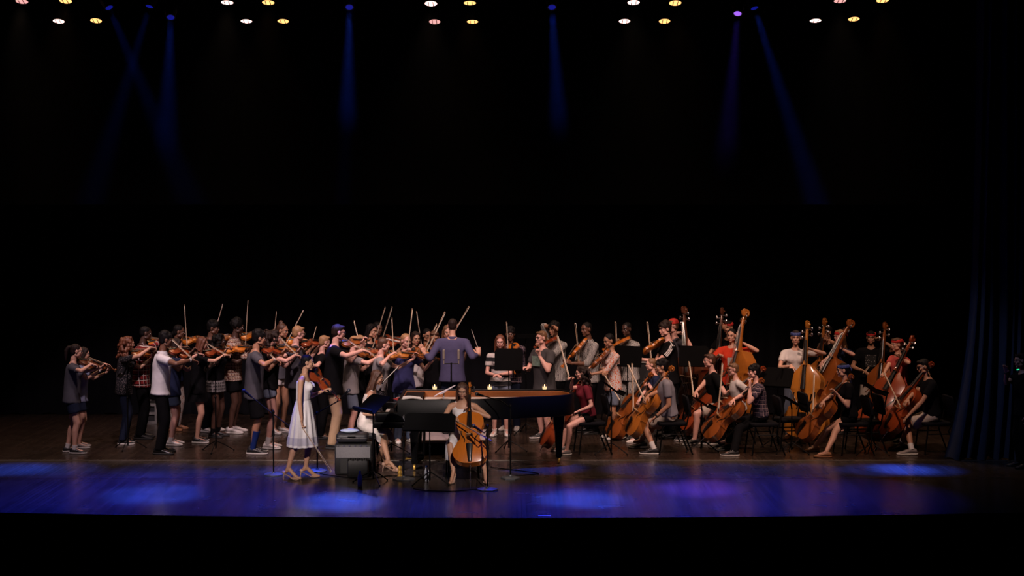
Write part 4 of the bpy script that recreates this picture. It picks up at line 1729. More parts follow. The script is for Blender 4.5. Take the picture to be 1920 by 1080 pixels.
C_BWPLAID = cloth('black_white_plaid', (0.05, 0.05, 0.05), pattern='plaid', c2=(0.16, 0.15, 0.15), c3=(0.40, 0.37, 0.37), psize=0.6)
C_STRIPE = cloth('striped_tee', (0.016, 0.016, 0.018), pattern='stripe', c2=(0.50, 0.46, 0.44), psize=2.0)
C_ZEBRA = cloth('black_white_pattern', (0.03, 0.03, 0.03), pattern='check', c2=(0.58, 0.55, 0.53), psize=0.6)
C_FLORAL = cloth('red_white_floral', (0.55, 0.46, 0.44), pattern='floral', c2=(0.52, 0.07, 0.03), c3=(0.58, 0.20, 0.10), psize=0.9)
C_DFLORAL = cloth('dark_floral', (0.012, 0.012, 0.014), pattern='floral', c2=(0.30, 0.24, 0.24), c3=(0.02, 0.02, 0.025), psize=0.5)
C_WFLORAL = cloth('pale_floral', (0.50, 0.42, 0.38), pattern='floral', c2=(0.30, 0.10, 0.05), c3=(0.55, 0.48, 0.42), psize=1.4)
C_DENIM = cloth('denim', (0.060, 0.080, 0.13))
C_LDENIM = cloth('light_denim', (0.13, 0.155, 0.21))
C_DDENIM = cloth('dark_denim', (0.014, 0.019, 0.040))
C_KHAKI = cloth('khaki_twill', (0.40, 0.27, 0.17))
C_BEIGE = cloth('beige_twill', (0.42, 0.36, 0.31))
C_DRESS = mat('white_cotton_dress', (0.74, 0.71, 0.72), 0.8, vary=0.08, scale=26, bump=0.2)
C_DRESSBAND = mat('sheer_hem', (0.46, 0.44, 0.52), 0.7, vary=0.1)
C_SILK = mat('ivory_silk_dress', (0.62, 0.56, 0.52), 0.45, vary=0.12, scale=22, bump=0.5)
S_WHITE = mat('white_shoe', (0.62, 0.58, 0.56), 0.6)
S_BLACK = mat('black_shoe', (0.012, 0.012, 0.014), 0.5)
S_GLOSS = mat('black_leather_shoe', (0.010, 0.010, 0.011), 0.2, coat=0.5)
S_GREY = mat('grey_shoe', (0.20, 0.17, 0.165), 0.7)
S_TAN = mat('tan_sandal', (0.34, 0.15, 0.07), 0.5)
S_RUB = mat('white_rubber', (0.60, 0.57, 0.54), 0.7)
S_BRUB = mat('black_rubber', (0.015, 0.015, 0.015), 0.7)
K_WHITE = cloth('white_sock', (0.62, 0.59, 0.58))
K_BLUE = cloth('blue_sock', (0.012, 0.030, 0.16))
K_BAND = mat('black_wristband', (0.01, 0.01, 0.01), 0.5)
SH_WHITE, SH_BLACK, SH_BLACKALL, SH_GLOSS, SH_GREY, SH_TAN = (S_WHITE, S_RUB, True), (S_BLACK, S_RUB, True), (S_BLACK, S_BRUB, False), (S_GLOSS, S_BRUB, False), (S_GREY, S_RUB, True), (S_TAN, S_TAN, False)
BAND_RED = bandana_mesh(mat('red_bandana', (0.48, 0.020, 0.016), 0.8, vary=0.25, scale=40))
BAND_BLUE = bandana_mesh(mat('blue_bandana', (0.025, 0.045, 0.20), 0.8, pattern='floral', c2=(0.30, 0.30, 0.40), c3=(0.03, 0.05, 0.22), psize=0.4))
CAP_RED = cap_mesh(mat('red_cap', (0.55, 0.030, 0.020), 0.8))


def logo_stripes(o, pelvis, spine, fwd, R, k, B, sh, el):
    for s in (1, -1):
        for i in (-1, 0, 1):
            b = MB()
            d = (el[s] - sh[s]).normalized()
            side = d.cross(R * s).normalized()
            out = side.cross(d).normalized()
            if out.dot(R * s) < 0:
                out = -out
            q = side * (i * 0.022 * k)
            b.tube([sh[s] - R * s * 0.05 * k + U * 0.062 * k + q, sh[s] + out * 0.050 * k + U * 0.035 * k + q, sh[s] + d * 0.08 * k + out * 0.066 * k + q, sh[s] + d * 0.165 * k + out * 0.066 * k + q], 0.0075 * k, 6, flat=0.5)
            b.build('stripe', C_TEEWHITE, o)


def logo_patch(material, w, h, up=0.36, off=0.0, ring=False):
    def fn(o, pelvis, spine, fwd, R, k, B, sh, el):
        b = MB()
        rows = []
        for i in range(5):
            t = i / 4 - 0.5
            row = []
            for j in range(7):
                u = (j / 6 - 0.5) * w + off
                d = 0.146 * k * B * math.sqrt(max(1 - (u / (0.21 * k * B)) ** 2, 0.1))
                row.append(pelvis + spine * (up * k + t * h) + R * u + fwd * d)
            rows.append(row)
        b.rings(rows, cap=False, closed=False)
        b.build('print', material, o)
    return fn


PRINT_W = mat('white_print', (0.50, 0.48, 0.46), 0.8, vary=0.6, scale=45)
PRINT_G = mat('green_white_print', (0.20, 0.30, 0.24), 0.8, vary=0.6, scale=45)

VG = 'violins of the orchestra'
# ------------------------------------------------------------------ violins, left block (left to right)
person('person in grey tee and dark shorts playing violin at the far left', 'person in grey tee at the far left', 133, 645, 8, g=849, fem=True, skin='fair', hair=('tail', 'dark'),
       shirt=C_GREY, bottom=('shorts', C_DDENIM), shoes=SH_BLACK, socks=(K_WHITE, 0.05), wd=W_DARK, vpitch=-14, bow=(179, 687, 141, 667), bowdy=-0.10, wrist_band={-1: S_WHITE}, stance=0.06)
person('person in pale blue top hidden behind the far left violinist', 'person in pale blue top behind the far left violinist', 148, 651, 10, g=839, fem=True, skin='fair', hair=('long', 'dark'),
       shirt=cloth('pale_blue_tee', (0.22, 0.24, 0.36)), bottom=('shorts', C_DDENIM), shoes=SH_GREY, wd=W_BROWN, vpitch=-16, be=-18, wrist_band={1: K_BAND})
person('person in dark patterned top and ripped jeans playing violin by the red plaid shirt', 'person in dark patterned top and jeans', 231, 631, 8, g=832, fem=True, skin='fair', hair=('curly', 'auburn'),
       shirt=C_DFLORAL, bottom=('pants', C_DDENIM), shoes=SH_BLACK, wd=W_BROWN, vpitch=-4, be=-28)
person('person in red plaid shirt and black trousers playing violin', 'person in red plaid shirt', 263, 611, 6, g=822, skin='dark', hair=('buzz', 'black'), shirt=C_REDPLAID, sleeve='long', collar=C_REDPLAID,
       bottom=('pants', C_BLACK), shoes=SH_BLACKALL, wd=W_ORANGE, vpitch=2, be=-26, vyaw=30, bulk=1.05)
person('person in white polo shirt and black trousers playing violin', 'person in white polo shirt', 300, 622, 6, g=850, skin='brown', hair=('mop', 'black'), shirt=C_WHITE, collar=C_WHITE, hem=0.06,
       bottom=('pants', C_BLACK), shoes=SH_GLOSS, wd=W_RED, vpitch=-5, be=-2, bu=0.62, wrist_band={1: S_WHITE})
person('person in navy jacket and pale patterned trousers with violin behind the white polo', 'person in navy jacket and pale trousers', 327, 609, -10, g=806, fem=True, skin='brown', hair=('low', 'black'), shirt=C_NAVY, sleeve='long', collar=C_TEEWHITE,
       bottom=('pants', C_WFLORAL), shoes=SH_TAN, wd=W_ORANGE, vpitch=4, bow=(351, 652, 346, 574), bowdy=-0.05)
person('person in navy top and denim shorts playing violin right behind the white polo', 'person in navy top and white sneakers', 322, 634, 6, g=834, fem=True, skin='pink', hair=('long', 'dark'), shirt=C_NAVY,
       bottom=('shorts', C_DENIM), shoes=SH_WHITE, socks=(K_WHITE, 0.05), wd=W_RED, vpitch=-8, be=-20, wrist_band={1: K_BAND})
person('person in black tee with white print and black skirt playing violin', 'person in black printed tee and black skirt', 370, 631, 10, g=829, fem=True, skin='fair', hair=('long', 'auburn'), shirt=C_BLACK, logo=logo_patch(PRINT_W, 0.13, 0.05),
       bottom=('skirt', C_BLACK, 0.22), shoes=SH_BLACK, wd=W_RED, vpitch=2, be=-8)
person('person at the back with raised bow left of the tan plaid shirt', 'person left of the tan plaid shirt', 391, 601, -20, g=809, skin='brown', hair=('mop', 'black'), shirt=C_BLACK, bottom=('pants', C_BLACK), shoes=SH_WHITE, wd=W_BROWN,
       bow=(394, 652, 417, 574), bowdy=-0.1, vpitch=0)
person('person in black top with plaid shirt tied at the waist and glasses', 'person with plaid shirt tied at the waist', 404, 626, -15, g=819, fem=True, skin='dark', hair=('curly', 'black'), shirt=C_BLACK, glasses=True,
       bottom=('brief', C_BLACK), shoes=SH_BLACKALL, socks=(C_BLACK, 0.07), tied=C_BWPLAID, wd=W_ORANGE, vpitch=2, bow=(406, 683, 386, 642), bowdy=-0.15)
person('tall person in tan plaid shirt playing violin with bow straight up', 'tall person in tan plaid shirt', 436, 599, -5, g=811, skin='dark', hair=('afro', 'black'), shirt=C_TANPLAID, collar=C_TANPLAID, sleeve='elbow', bottom=('shorts', C_BLACK),
       shoes=SH_WHITE, wd=W_ORANGE, vpitch=6, bow=(460, 650, 465, 563), bowdy=-0.05)
person('person in grey tee, long black shorts and blue socks playing violin', 'person in grey tee and blue socks', 475, 619, 8, g=850, skin='tan', hair=('mop', 'black'), shirt=C_GREY, hem=0.13, bottom=('long_shorts', C_BLACK), shoes=SH_BLACK,
       socks=(K_BLUE, 0.24), wd=W_RED, vpitch=-8, bow=(522, 680, 486, 645), bowdy=-0.15, wrist_band={1: S_WHITE})
person('person in black tank top and denim cut-off shorts playing violin', 'person in black top and denim cut-offs', 504, 619, 5, g=840, fem=True, skin='pink', hair=('curly', 'dark'), shirt=C_BLACK, sleeve='none', hem=0.02, bottom=('brief', C_LDENIM), shoes=SH_WHITE,
       socks=(K_WHITE, 0.09), wd=W_AMBER, vpitch=-6, be=2)
person('person in white shorts with a top bun playing violin at the back', 'person in white shorts with a top bun', 522, 606, -35, g=812, fem=True, skin='tan', hair=('bun', 'brown'), shirt=C_GREY, hem=0.03, bottom=('brief', C_TEEWHITE), shoes=SH_WHITE, wd=W_ORANGE,
       bow=(511, 662, 518, 588), bowdy=-0.1)
person('person in grey tee with glasses playing violin behind the soloist', 'person in grey tee with glasses behind the soloist', 550, 611, 8, g=826, skin='pink', hair=('short', 'blond'), shirt=C_GREY, bottom=('pants', C_BLACK), shoes=SH_BLACKALL, glasses=True, wd=W_RED,
       vpitch=0, bow=(528, 661, 567, 586), bowdy=-0.1)
person('person mostly hidden behind the tall black tee playing violin', 'person hidden behind the tall black tee', 600, 629, 12, g=822, fem=True, skin='pink', hair=('short', 'blond'), shirt=C_BLACK, bottom=('pants', C_BLACK), shoes=SH_BLACKALL, wd=W_AMBER,
       vyaw=25, bow=(573, 690, 592, 617), bowdy=-0.2)
person('tall person in black tee and khaki trousers playing violin', 'tall person in black tee and khaki trousers', 624, 608, 4, g=840, skin='pink', hair=('short', 'dark'), shirt=C_BLACK, hem=0.14, bottom=('pants', C_KHAKI), shoes=SH_BLACKALL, glasses=True, wd=W_BROWN,
       vpitch=2, bow=(690, 662, 641, 632), bowdy=-0.25, curl=(30, 38))
person('person in light grey tee and denim shorts playing violin by the pianist', 'person in light grey tee and denim shorts', 657, 630, 8, g=829, skin='pink', hair=('short', 'blond'), shirt=C_LGREY, bottom=('bermuda', C_LDENIM), shoes=SH_WHITE, wd=W_BROWN, vpitch=-12, be=-5)
person('person behind the light grey tee with a slanted raised bow', 'person behind the light grey tee', 668, 628, -20, g=820, fem=True, skin='pink', hair=('tail', 'blond'), shirt=C_BLACK, bottom=('pants', C_BLACK), shoes=SH_BLACKALL, wd=W_RED,
       bow=(678, 660, 664, 604), bowdy=-0.12)
person('person in dark top at the back, left of two crossed-height bows', 'person in dark top left of the thin bows', 690, 607, -45, Y=27.0, fem=True, skin='olive', hair=('long', 'black'), shirt=C_BLACK, bottom=('pants', C_BLACK), shoes=SH_BLACKALL, wd=W_RED,
       bow=(697, 658, 722, 578), bowdy=-0.1)
person('person at the very back whose face shows between two thin bows', 'person at the very back between thin bows', 703, 603, -60, Y=27.9, fem=True, skin='brown', hair=('low', 'black'), shirt=C_BLACK, bottom=('pants', C_BLACK), shoes=SH_BLACKALL, wd=W_RED,
       bow=(711, 655, 736, 575), bowdy=-0.1)
person('person in pale sleeveless top over dark dress playing violin behind the pianist', 'person in pale top over dark dress', 710, 633, 0, Y=25.0, fem=True, skin='pink', hair=('low', 'brown'), shirt=C_LGREY, sleeve='short', hem=-0.16, bottom=('skirt', C_DFLORAL, 0.42), shoes=SH_BLACKALL, wd=W_AMBER,
       vpitch=-2, vyaw=20, bow=(738, 664, 735, 600), bowdy=-0.22, curl=(40, 34))
person('person in blue blouse facing forward with violin left of the conductor', 'person in blue blouse', 757, 625, -70, Y=25.7, fem=True, skin='pink', hair=('low', 'blond'), shirt=C_BLUE, bottom=('pants', C_DENIM), shoes=SH_WHITE, wd=W_BROWN, vyaw=35, vpitch=-10,
       bow=(764, 657, 773, 583), bowdy=-0.28)
person('person at the back half hidden by the blue blouse', 'person half hidden by the blue blouse', 777, 621, -80, Y=26.7, fem=True, skin='olive', hair=('long', 'dark'), shirt=C_TEEWHITE, bottom=('pants', C_BLACK), shoes=SH_BLACKALL, wd=W_BROWN, be=35)
person('person with glasses at the back beside the conductor\'s left hand', 'person with glasses beside the conductor', 798, 616, -75, Y=27.5, fem=True, skin='tan', hair=('low', 'black'), shirt=C_BLACK, bottom=('pants', C_BLACK), shoes=SH_BLACKALL, glasses=True, wd=W_DARK,
       bow=(793, 668, 781, 583), bowdy=-0.15)
person('person in black tee with violin under the conductor\'s left arm', 'person in black tee by the conductor\'s arm', 815, 619, -100, Y=26.1, skin='tan', hair=('short', 'brown'), shirt=C_BLACK, hem=0.14, bottom=('bermuda', C_BEIGE), shoes=SH_BLACK, wd=W_DARK, vyaw=40,
       bow=(798, 664, 834, 588), bowdy=-0.3, hpitch=16)
person('person at the back whose face shows beside the conductor\'s head', 'person hidden behind the conductor', 839, 609, -95, Y=27.2, fem=True, skin='fair', hair=('long', 'light'), shirt=C_BLACK, bottom=('pants', C_BLACK), shoes=SH_BLACKALL, wd=W_RED,
       bow=(838, 645, 879, 577), bowdy=-0.1)

# ------------------------------------------------------------------ conductor and soloists
cond = person('conductor in purple shirt with both arms raised, seen from behind', 'conductor', 848, 597, 86, Y=25.25, z0=0.20, skin='fair', hair=('buzz', 'dark'), pose='stand', shirt=C_PURPLE, sleeve='three', collar=C_PURPLE, hem=0.12, bottom=('pants', C_DDENIM),
              shoes=SH_BLACKALL, handpx={-1: (796, 662, 0.14), 1: (898, 664, 0.06)}, pole_l=(-0.4, -0.7, -1.0), pole_r=(-0.4, 0.8, -1.0), hdirs={-1: (-0.45, 0.1, 0.9), 1: (-0.15, 0.3, 1.0)}, curl=(48, 14), group='conductor and soloists', hpitch=2, bulk=1.04)
vs_solo = person('violin soloist in knee-length white dress standing at the front', 'soloist in the white dress', 567, 665, -8, g=898, fem=True, skin='olive', hair=('low', 'black'), pose='stand', dress=dict(mat=C_DRESS, len=0.66, band=C_DRESSBAND), bottom=None, shoes='heels',
                 group='conductor and soloists', handpx={1: (566, 800, -0.20), -1: (608, 732, 0.16)}, pole_l=(-0.2, -0.4, -0.9), pole_r=(-0.5, 0.5, -0.3), curl=(42, 48), voxel=0.012, hyaw=8, hpitch=8,
                 feet={1: (541, 900), -1: (574, 896)})
ps_solo = person('piano soloist in sleeveless ivory dress seated at the keyboard', 'pianist', 684, 694, 0, Y=23.35, fem=True, skin='olive', hair=('long', 'brown'), pose='stand', seat=0.50, lean=12, dress=dict(mat=C_SILK, len=0.10), bottom=None, shoes='heels',
                 group='conductor and soloists', handpx={1: (716, 777, -0.18), -1: (720, 777, 0.22)}, pole_l=(-0.3, -0.3, -0.9), pole_r=(-0.3, 0.3, -0.9), curl=(28, 28), voxel=0.013, hpitch=14,
                 feet={1: (728, 884), -1: (712, 878)})
cs_solo = person('cello soloist in white dress seated at the front', 'cello soloist', 868, 722, -92, g=893, fem=True, skin='olive', hair=('long', 'brown'), pose='cello', seat=0.46, lean=12, dress=dict(mat=C_DRESS, len=0.22), bottom=None, shoes='heels',
                 group='conductor and soloists', end=(882, 914), scroll=(881, 719), sdy=0.0, Ht=1.56, wd=W_ORANGE, bow=(853, 788, 921, 826), bowdy=-0.50, bowsign=-1, hpitch=22, voxel=0.013, neckpos=0.72,
                 feet={1: (850, 905), -1: (909, 905)}, handpx={-1: (886, 770, -0.26)}, hdirs={-1: (-0.7, 0.1, 0.4)}, pole_l=(0.1, -1.0, -0.5), spread=0.2)

# ------------------------------------------------------------------ violas and the middle
person('person in black and white striped tee and denim shorts behind a music stand', 'person in striped tee', 938, 627, -92, g=817, fem=True, skin='pink', hair=('long', 'auburn'), pose='stand', shirt=C_STRIPE, hem=0.03, bottom=('shorts', C_LDENIM), shoes=SH_WHITE,
       socks=(K_WHITE, 0.03), handpx={1: (930, 703, -0.25), -1: (936, 702, -0.25)}, pole_l=(-0.4, -0.5, -0.6), pole_r=(-0.4, 0.5, -0.6), hpitch=12)
person('person in dark shirt with orange violin behind the striped tee', 'person behind the striped tee', 958, 613, -105, g=806, skin='brown', hair=('mop', 'black'), shirt=C_DARKPLAID, sleeve='long', bottom=('pants', C_DDENIM), shoes=SH_WHITE, wd=W_ORANGE, vyaw=20, vpitch=-50,
       bow=(954, 690, 950, 601), bowdy=-0.2)
person('large person in charcoal tee and glasses resting a hand at the chin', 'person in charcoal tee with glasses', 1021, 620, 212, g=823, skin='pink', hair=('short', 'light'), pose='stand', shirt=C_CHAR, hem=0.16, bottom=('bermuda', C_BLACK), shoes=SH_BLACK, bulk=1.22,
       glasses=True, handpx={-1: (1012, 668, -0.30), 1: (992, 690, -0.10)}, pole_l=(-0.1, -0.5, -0.9), pole_r=(0.0, 0.6, -0.8), hdirs={-1: (-0.1, 0, 1), 1: (-0.6, -0.3, 0.1)}, logo=logo_patch(PRINT_G, 0.20, 0.16, off=-0.03), curl=(60, 55), hpitch=2)
person('person with patterned sleeves and a hand on the head behind the charcoal tee', 'person with a hand on the head', 1045, 603, 215, g=808, skin='tan', hair=('mop', 'black'), shirt=C_ZEBRA, sleeve='elbow', bottom=('pants', C_BLACK), shoes=SH_BLACKALL, wd=W_RED, kind='viola', vyaw=25, vpitch=-8,
       handpx={1: (1036, 612, -0.12)}, bowlabel=False, igroup='violas of the orchestra')
person('person in black and white patterned shirt with viola', 'person in black and white patterned shirt', 1107, 603, 205, g=812, skin='brown', hair=('buzz', 'black'), shirt=C_ZEBRA, sleeve='elbow', collar=C_ZEBRA, bottom=('pants', C_BLACK), shoes=SH_BLACKALL, wd=W_ORANGE, kind='viola',
       vyaw=15, vpitch=-38, vroll=40, bow=(1087, 690, 1080, 608), bowdy=-0.3, igroup='violas of the orchestra')
person('person in red and white floral blouse and denim shorts holding a viola', 'person in floral blouse', 1150, 625, 200, g=822, fem=True, skin='tan', hair=('low', 'black'), shirt=C_FLORAL, sleeve='elbow', hem=0.10, bottom=('bermuda', C_LDENIM), shoes=SH_WHITE, wd=W_BROWN, kind='viola',
       vyaw=10, vpitch=-38, vroll=35, bow=(1133, 702, 1161, 748), bowdy=-0.30, bowsign=-1, igroup='violas of the orchestra', hpitch=16)
person('person behind a music stand with orange viola, between floral blouse and striped sleeve', 'person behind the stand by the floral blouse', 1181, 603, 215, g=806, skin='dark', hair=('buzz', 'black'), shirt=C_ZEBRA, bottom=('pants', C_ZEBRA), shoes=SH_BLACKALL, wd=W_ORANGE, kind='viola', vyaw=15, vpitch=-12,
       bow=(1158, 690, 1155, 604), bowdy=-0.2, igroup='violas of the orchestra')
person('person in black top with three white shoulder stripes playing viola', 'person with white shoulder stripes', 1256, 602, 190, g=820, skin='pink', hair=('mop', 'dark'), shirt=C_BLACK, logo=logo_stripes, bottom=('pants', C_BLACK), shoes=SH_BLACKALL, wd=W_AMBER, kind='viola', vyaw=8, vpitch=-28,
       vroll=35, bow=(1223, 690, 1215, 606), bowdy=-0.28, igroup='violas of the orchestra')

# ------------------------------------------------------------------ cellos
chairs = []


def cellist(label, who, x, top, h, Y, **kw):
    r = person(label, who, x, top, h, Y=Y, pose='cello', seat=0.47, **kw)
    c = chair(r['pos'] - r['F'] * 0.02, h, 'black chair under the ' + who)
    return r


cellist('person in maroon tee and black shorts seated with cello by the piano tail', 'person in maroon tee', 1104, 687, 188, 24.6, fem=True, skin='pink', hair=('curly', 'dark'), shirt=C_MAROON, bottom=('brief', C_BLACK), shoes=SH_GREY, glasses=True, wd=W_RED,
        end=(1012, None), scroll=(1100, 706), sdy=0.20, bface=190, handpx={-1: (1082, 772, -0.22)}, bow=(1068, 708, 1047, 633), bowdy=-0.25, bowsign=1, hpitch=8)
cellist('person with tied-back hair seated with cello behind the beige shorts', 'person seated behind the beige shorts', 1234, 672, 185, 25.9, fem=True, skin='pink', hair=('low', 'light'), shirt=C_NAVY, bottom=('pants', C_BLACK), shoes=SH_WHITE, wd=W_BROWN,
        end=(1140, None), scroll=(1226, 700), sdy=-0.1, bface=200, bow=(1188, 768, 1186, 684), bowdy=-0.30)
cellist('person in light grey tee and beige shorts seated with cello', 'person in grey tee and beige shorts', 1256, 674, 184, 24.6, skin='tan', hair=('mop', 'black'), shirt=cloth('mid_grey_jersey', (0.22, 0.21, 0.24)), bottom=('bermuda', C_BEIGE), shoes=SH_BLACK, socks=(K_WHITE, 0.10), wd=W_AMBER,
        end=(1158, None), scroll=(1265, 688), sdy=-0.05, bface=192, handpx={-1: (1229, 782, -0.22)}, bow=(1209, 750, 1180, 688), bowdy=-0.3, curl=(38, 20), wrist_band={-1: K_BAND},
        feet={1: (1226, 852), -1: (1196, 838)})
cellist('person in black tee seated with reddish cello under the red tee', 'person in black tee under the red tee', 1345, 663, 188, 25.7, skin='pink', hair=('short', 'brown'), shirt=C_BLACK, bottom=('bermuda', C_BEIGE), shoes=SH_BLACK, wd=W_RED,
        end=(1262, None), scroll=(1372, 690), sdy=-0.05, bface=192, handpx={-1: (1349, 716, -0.16)}, bow=(1301, 742, 1293, 682), bowdy=-0.3)
cellist('person with glasses seated with cello half hidden by the plaid shirt', 'person half hidden by the plaid shirt', 1388, 681, 188, 25.3, skin='pink', hair=('short', 'light'), shirt=C_TEEWHITE, bottom=('pants', C_BLACK), shoes=SH_BLACK, glasses=True, wd=W_RED,
        end=(1285, None), scroll=(1437, 690), sdy=-0.05, bface=192, be=10)
cellist('person in dark plaid shirt and black trousers seated with cello', 'person in dark plaid shirt', 1428, 684, 186, 24.5, skin='pink', hair=('mop', 'black'), shirt=C_DARKPLAID, bottom=('pants', C_BLACK), shoes=SH_BLACK, wd=W_BROWN, socks=(K_WHITE, 0.04),
        end=(1292, None), scroll=(1434, 712), sdy=-0.05, bface=192, handpx={-1: (1406, 725, -0.18)}, bow=(1347, 771, 1355, 684), bowdy=-0.40, feet={1: (1376, 855), -1: (1350, 842)})
cellist('person in black dress and blue bandana seated with cello', 'person in black dress and blue bandana', 1595, 681, 186, 24.5, fem=True, skin='fair', hair=('low', 'black'), shirt=C_BLACK, bottom=('brief', C_BLACK), shoes=SH_TAN, wd=W_BROWN, headwear=('bandana', BAND_BLUE),
        end=(1476, None), scroll=(1602, 704), sdy=-0.05, bface=192, handpx={-1: (1569, 738, -0.16)}, bow=(1524, 772, 1527, 704), bowdy=-0.35, feet={1: (1549, 858), -1: (1528, 846)})
cellist('person in black tee and beige shorts seated with dark red cello at the right end', 'person seated at the right end', 1750, 673, 186, 24.6, skin='tan', hair=('short', 'black'), shirt=C_BLACK, bottom=('bermuda', C_BEIGE), shoes=SH_GREY, glasses=True, wd=W_RED, socks=(K_WHITE, 0.08),
        end=(1638, None), scroll=(1752, 680), sdy=-0.05, bface=192, handpx={-1: (1698, 786, -0.24)}, bow=(1689, 764, 1660, 704), bowdy=-0.35, curl=(38, 22), hpitch=16,
        feet={1: (1709, 853), -1: (1690, 843)})

# ------------------------------------------------------------------ double basses
def bassist(label, who, x, top, h, g, **kw):
    return person(label, who, x, top, h, g=g, pose='bass', **kw)


bassist('person in grey tee and red cap playing double bass', 'person in red cap', 1268, 598, 205, 806, skin='pink', hair=('short', 'light'), headwear=('cap', CAP_RED), shirt=C_GREY, bottom=('pants', C_BLACK), shoes=SH_BLACKALL, wd=W_DARK,
        end=(1312, 815), scroll=(1286, 574), sdy=-0.25, bface=230, handpx={-1: (1284, 628, -0.30)}, hdirs={-1: (-0.8, -0.2, 0.5)}, glasses=True, pole_l=(0.0, -1.0, -0.45))
bassist('person hidden behind a dark double bass, only a red bandana showing', 'person hidden behind a dark bass', 1368, 601, 240, 798, skin='tan', hair=('short', 'black'), headwear=('bandana', BAND_RED), shirt=C_BLACK, bottom=('pants', C_BLACK), shoes=SH_BLACKALL, wd=W_DARK,
        end=(1342, 806), scroll=(1356, 577), sdy=-0.25, bface=250)
bassist('person in red tee playing double bass', 'person in red tee', 1374, 616, 245, 811, fem=True, bulk=1.15, skin='fair', hair=('low', 'black'), shirt=C_RED, logo=logo_patch(PRINT_W, 0.10, 0.13, up=0.30, off=-0.02), bottom=('pants', C_BLACK), shoes=SH_BLACKALL, wd=W_AMBER,
        end=(1378, 822), scroll=(1404, 580), sdy=-0.25, bface=205, neckpos=0.72, handpx={1: (1346, 668, -0.25), -1: (1393, 643, -0.28)}, hdirs={-1: (-0.9, -0.1, 0.3)}, bow=(1350, 668, 1300, 690), bowdy=-0.3, pole_l=(0.2, -1.0, -0.15))
bassist('person in white tee and blue bandana playing golden double bass', 'person in white tee and blue bandana', 1492, 619, 262, 822, fem=True, skin='fair', hair=('tail', 'dark'), headwear=('bandana', BAND_BLUE), shirt=C_TEEWHITE, hem=0.04, bottom=('pants', C_LDENIM), shoes=SH_TAN, wd=W_GOLD,
        end=(1510, 833), scroll=(1517, 602), sdy=-0.30, bface=240, handpx={-1: (1520, 655, -0.30)}, hdirs={-1: (-0.9, -0.1, 0.3)}, bow=(1484, 693, 1461, 689), bowdy=-0.45, bowsign=-1, pole_l=(0.1, -1.0, -0.1))
bassist('person hidden behind the golden double bass, one raised hand showing', 'person hidden behind the golden bass', 1556, 610, 215, 803, skin='tan', hair=('short', 'black'), shirt=C_BLACK, bottom=('pants', C_BLACK), shoes=SH_BLACKALL, wd=W_AMBER,
        end=(1532, 806), scroll=(1549, 596), sdy=-0.3, bface=240, handpx={1: (1545, 640, -0.35)}, bow=(1538, 646, 1556, 627), bowdy=-0.3)
bassist('person in navy tee and red bandana playing the double bass with gleaming scroll', 'person in navy tee and red bandana', 1581, 618, 200, 812, fem=True, skin='pink', hair=('long', 'blond'), headwear=('bandana', BAND_RED), shirt=C_NAVY, bottom=('pants', C_BLACK), shoes=SH_BLACKALL, wd=W_BROWN,
        end=(1508, 822), scroll=(1603, 602), sdy=-0.20, bface=202, handpx={-1: (1578, 654, -0.26)}, hdirs={-1: (-0.9, -0.1, 0.3)}, bow=(1536, 688, 1500, 720), bowdy=-0.3, wrist_band={-1: K_BAND}, pole_l=(0.1, -1.0, -0.1))
bassist('person in black graphic tee and red bandana with double bass', 'person in black graphic tee and red bandana', 1634, 620, 255, 806, skin='tan', hair=('short', 'black'), headwear=('bandana', BAND_RED), shirt=C_BLACK, logo=logo_patch(cloth('graphic_print', (0.03, 0.03, 0.03), pattern='floral', c2=(0.5, 0.48, 0.46), c3=(0.02, 0.02, 0.02), psize=0.9), 0.17, 0.20, up=0.32), bottom=('bermuda', C_BEIGE), shoes=SH_BLACKALL, wd=W_BROWN,
        end=(1652, 818), scroll=(1663, 606), sdy=-0.20, bface=235, neckpos=0.80, handpx={1: (1618, 695, -0.20), -1: (1656, 640, -0.25)}, hdirs={-1: (-0.6, -0.1, 0.6)}, bow=(1620, 700, 1650, 660), bowdy=-0.3, pole_l=(0.1, -1.0, -0.4))
bassist('person in rose tee and red bandana with tilted dark red double bass', 'person in rose tee and red bandana', 1688, 633, 200, 826, skin='fair', hair=('short', 'brown'), headwear=('bandana', BAND_RED), shirt=C_ROSE, bottom=('pants', C_BLACK), shoes=SH_BLACKALL, wd=W_RED,
        end=(1622, 842), scroll=(1716, 634), sdy=-0.15, bface=228, neckpos=0.74, handpx={1: (1655, 705, -0.35), -1: (1690, 672, -0.22)}, hdirs={-1: (-0.5, -0.1, 0.8)}, bow=(1655, 708, 1625, 735), bowdy=-0.4, pole_l=(0.1, -1.0, -0.2))
person('person in black standing in the right wing with one hand raised', 'person in the right wing', 1922, 662, 190, Y=23.2, skin='fair', hair=('short', 'dark'), pose='stand', shirt=C_BLACK, bottom=('pants', C_BLACK), shoes=SH_BLACKALL, group='stage hand',
       handpx={1: (1886, 696, -0.15)}, pole_r=(0.2, 0.3, -1.0), wrist_band={1: K_BAND}, curl=(14, 30))
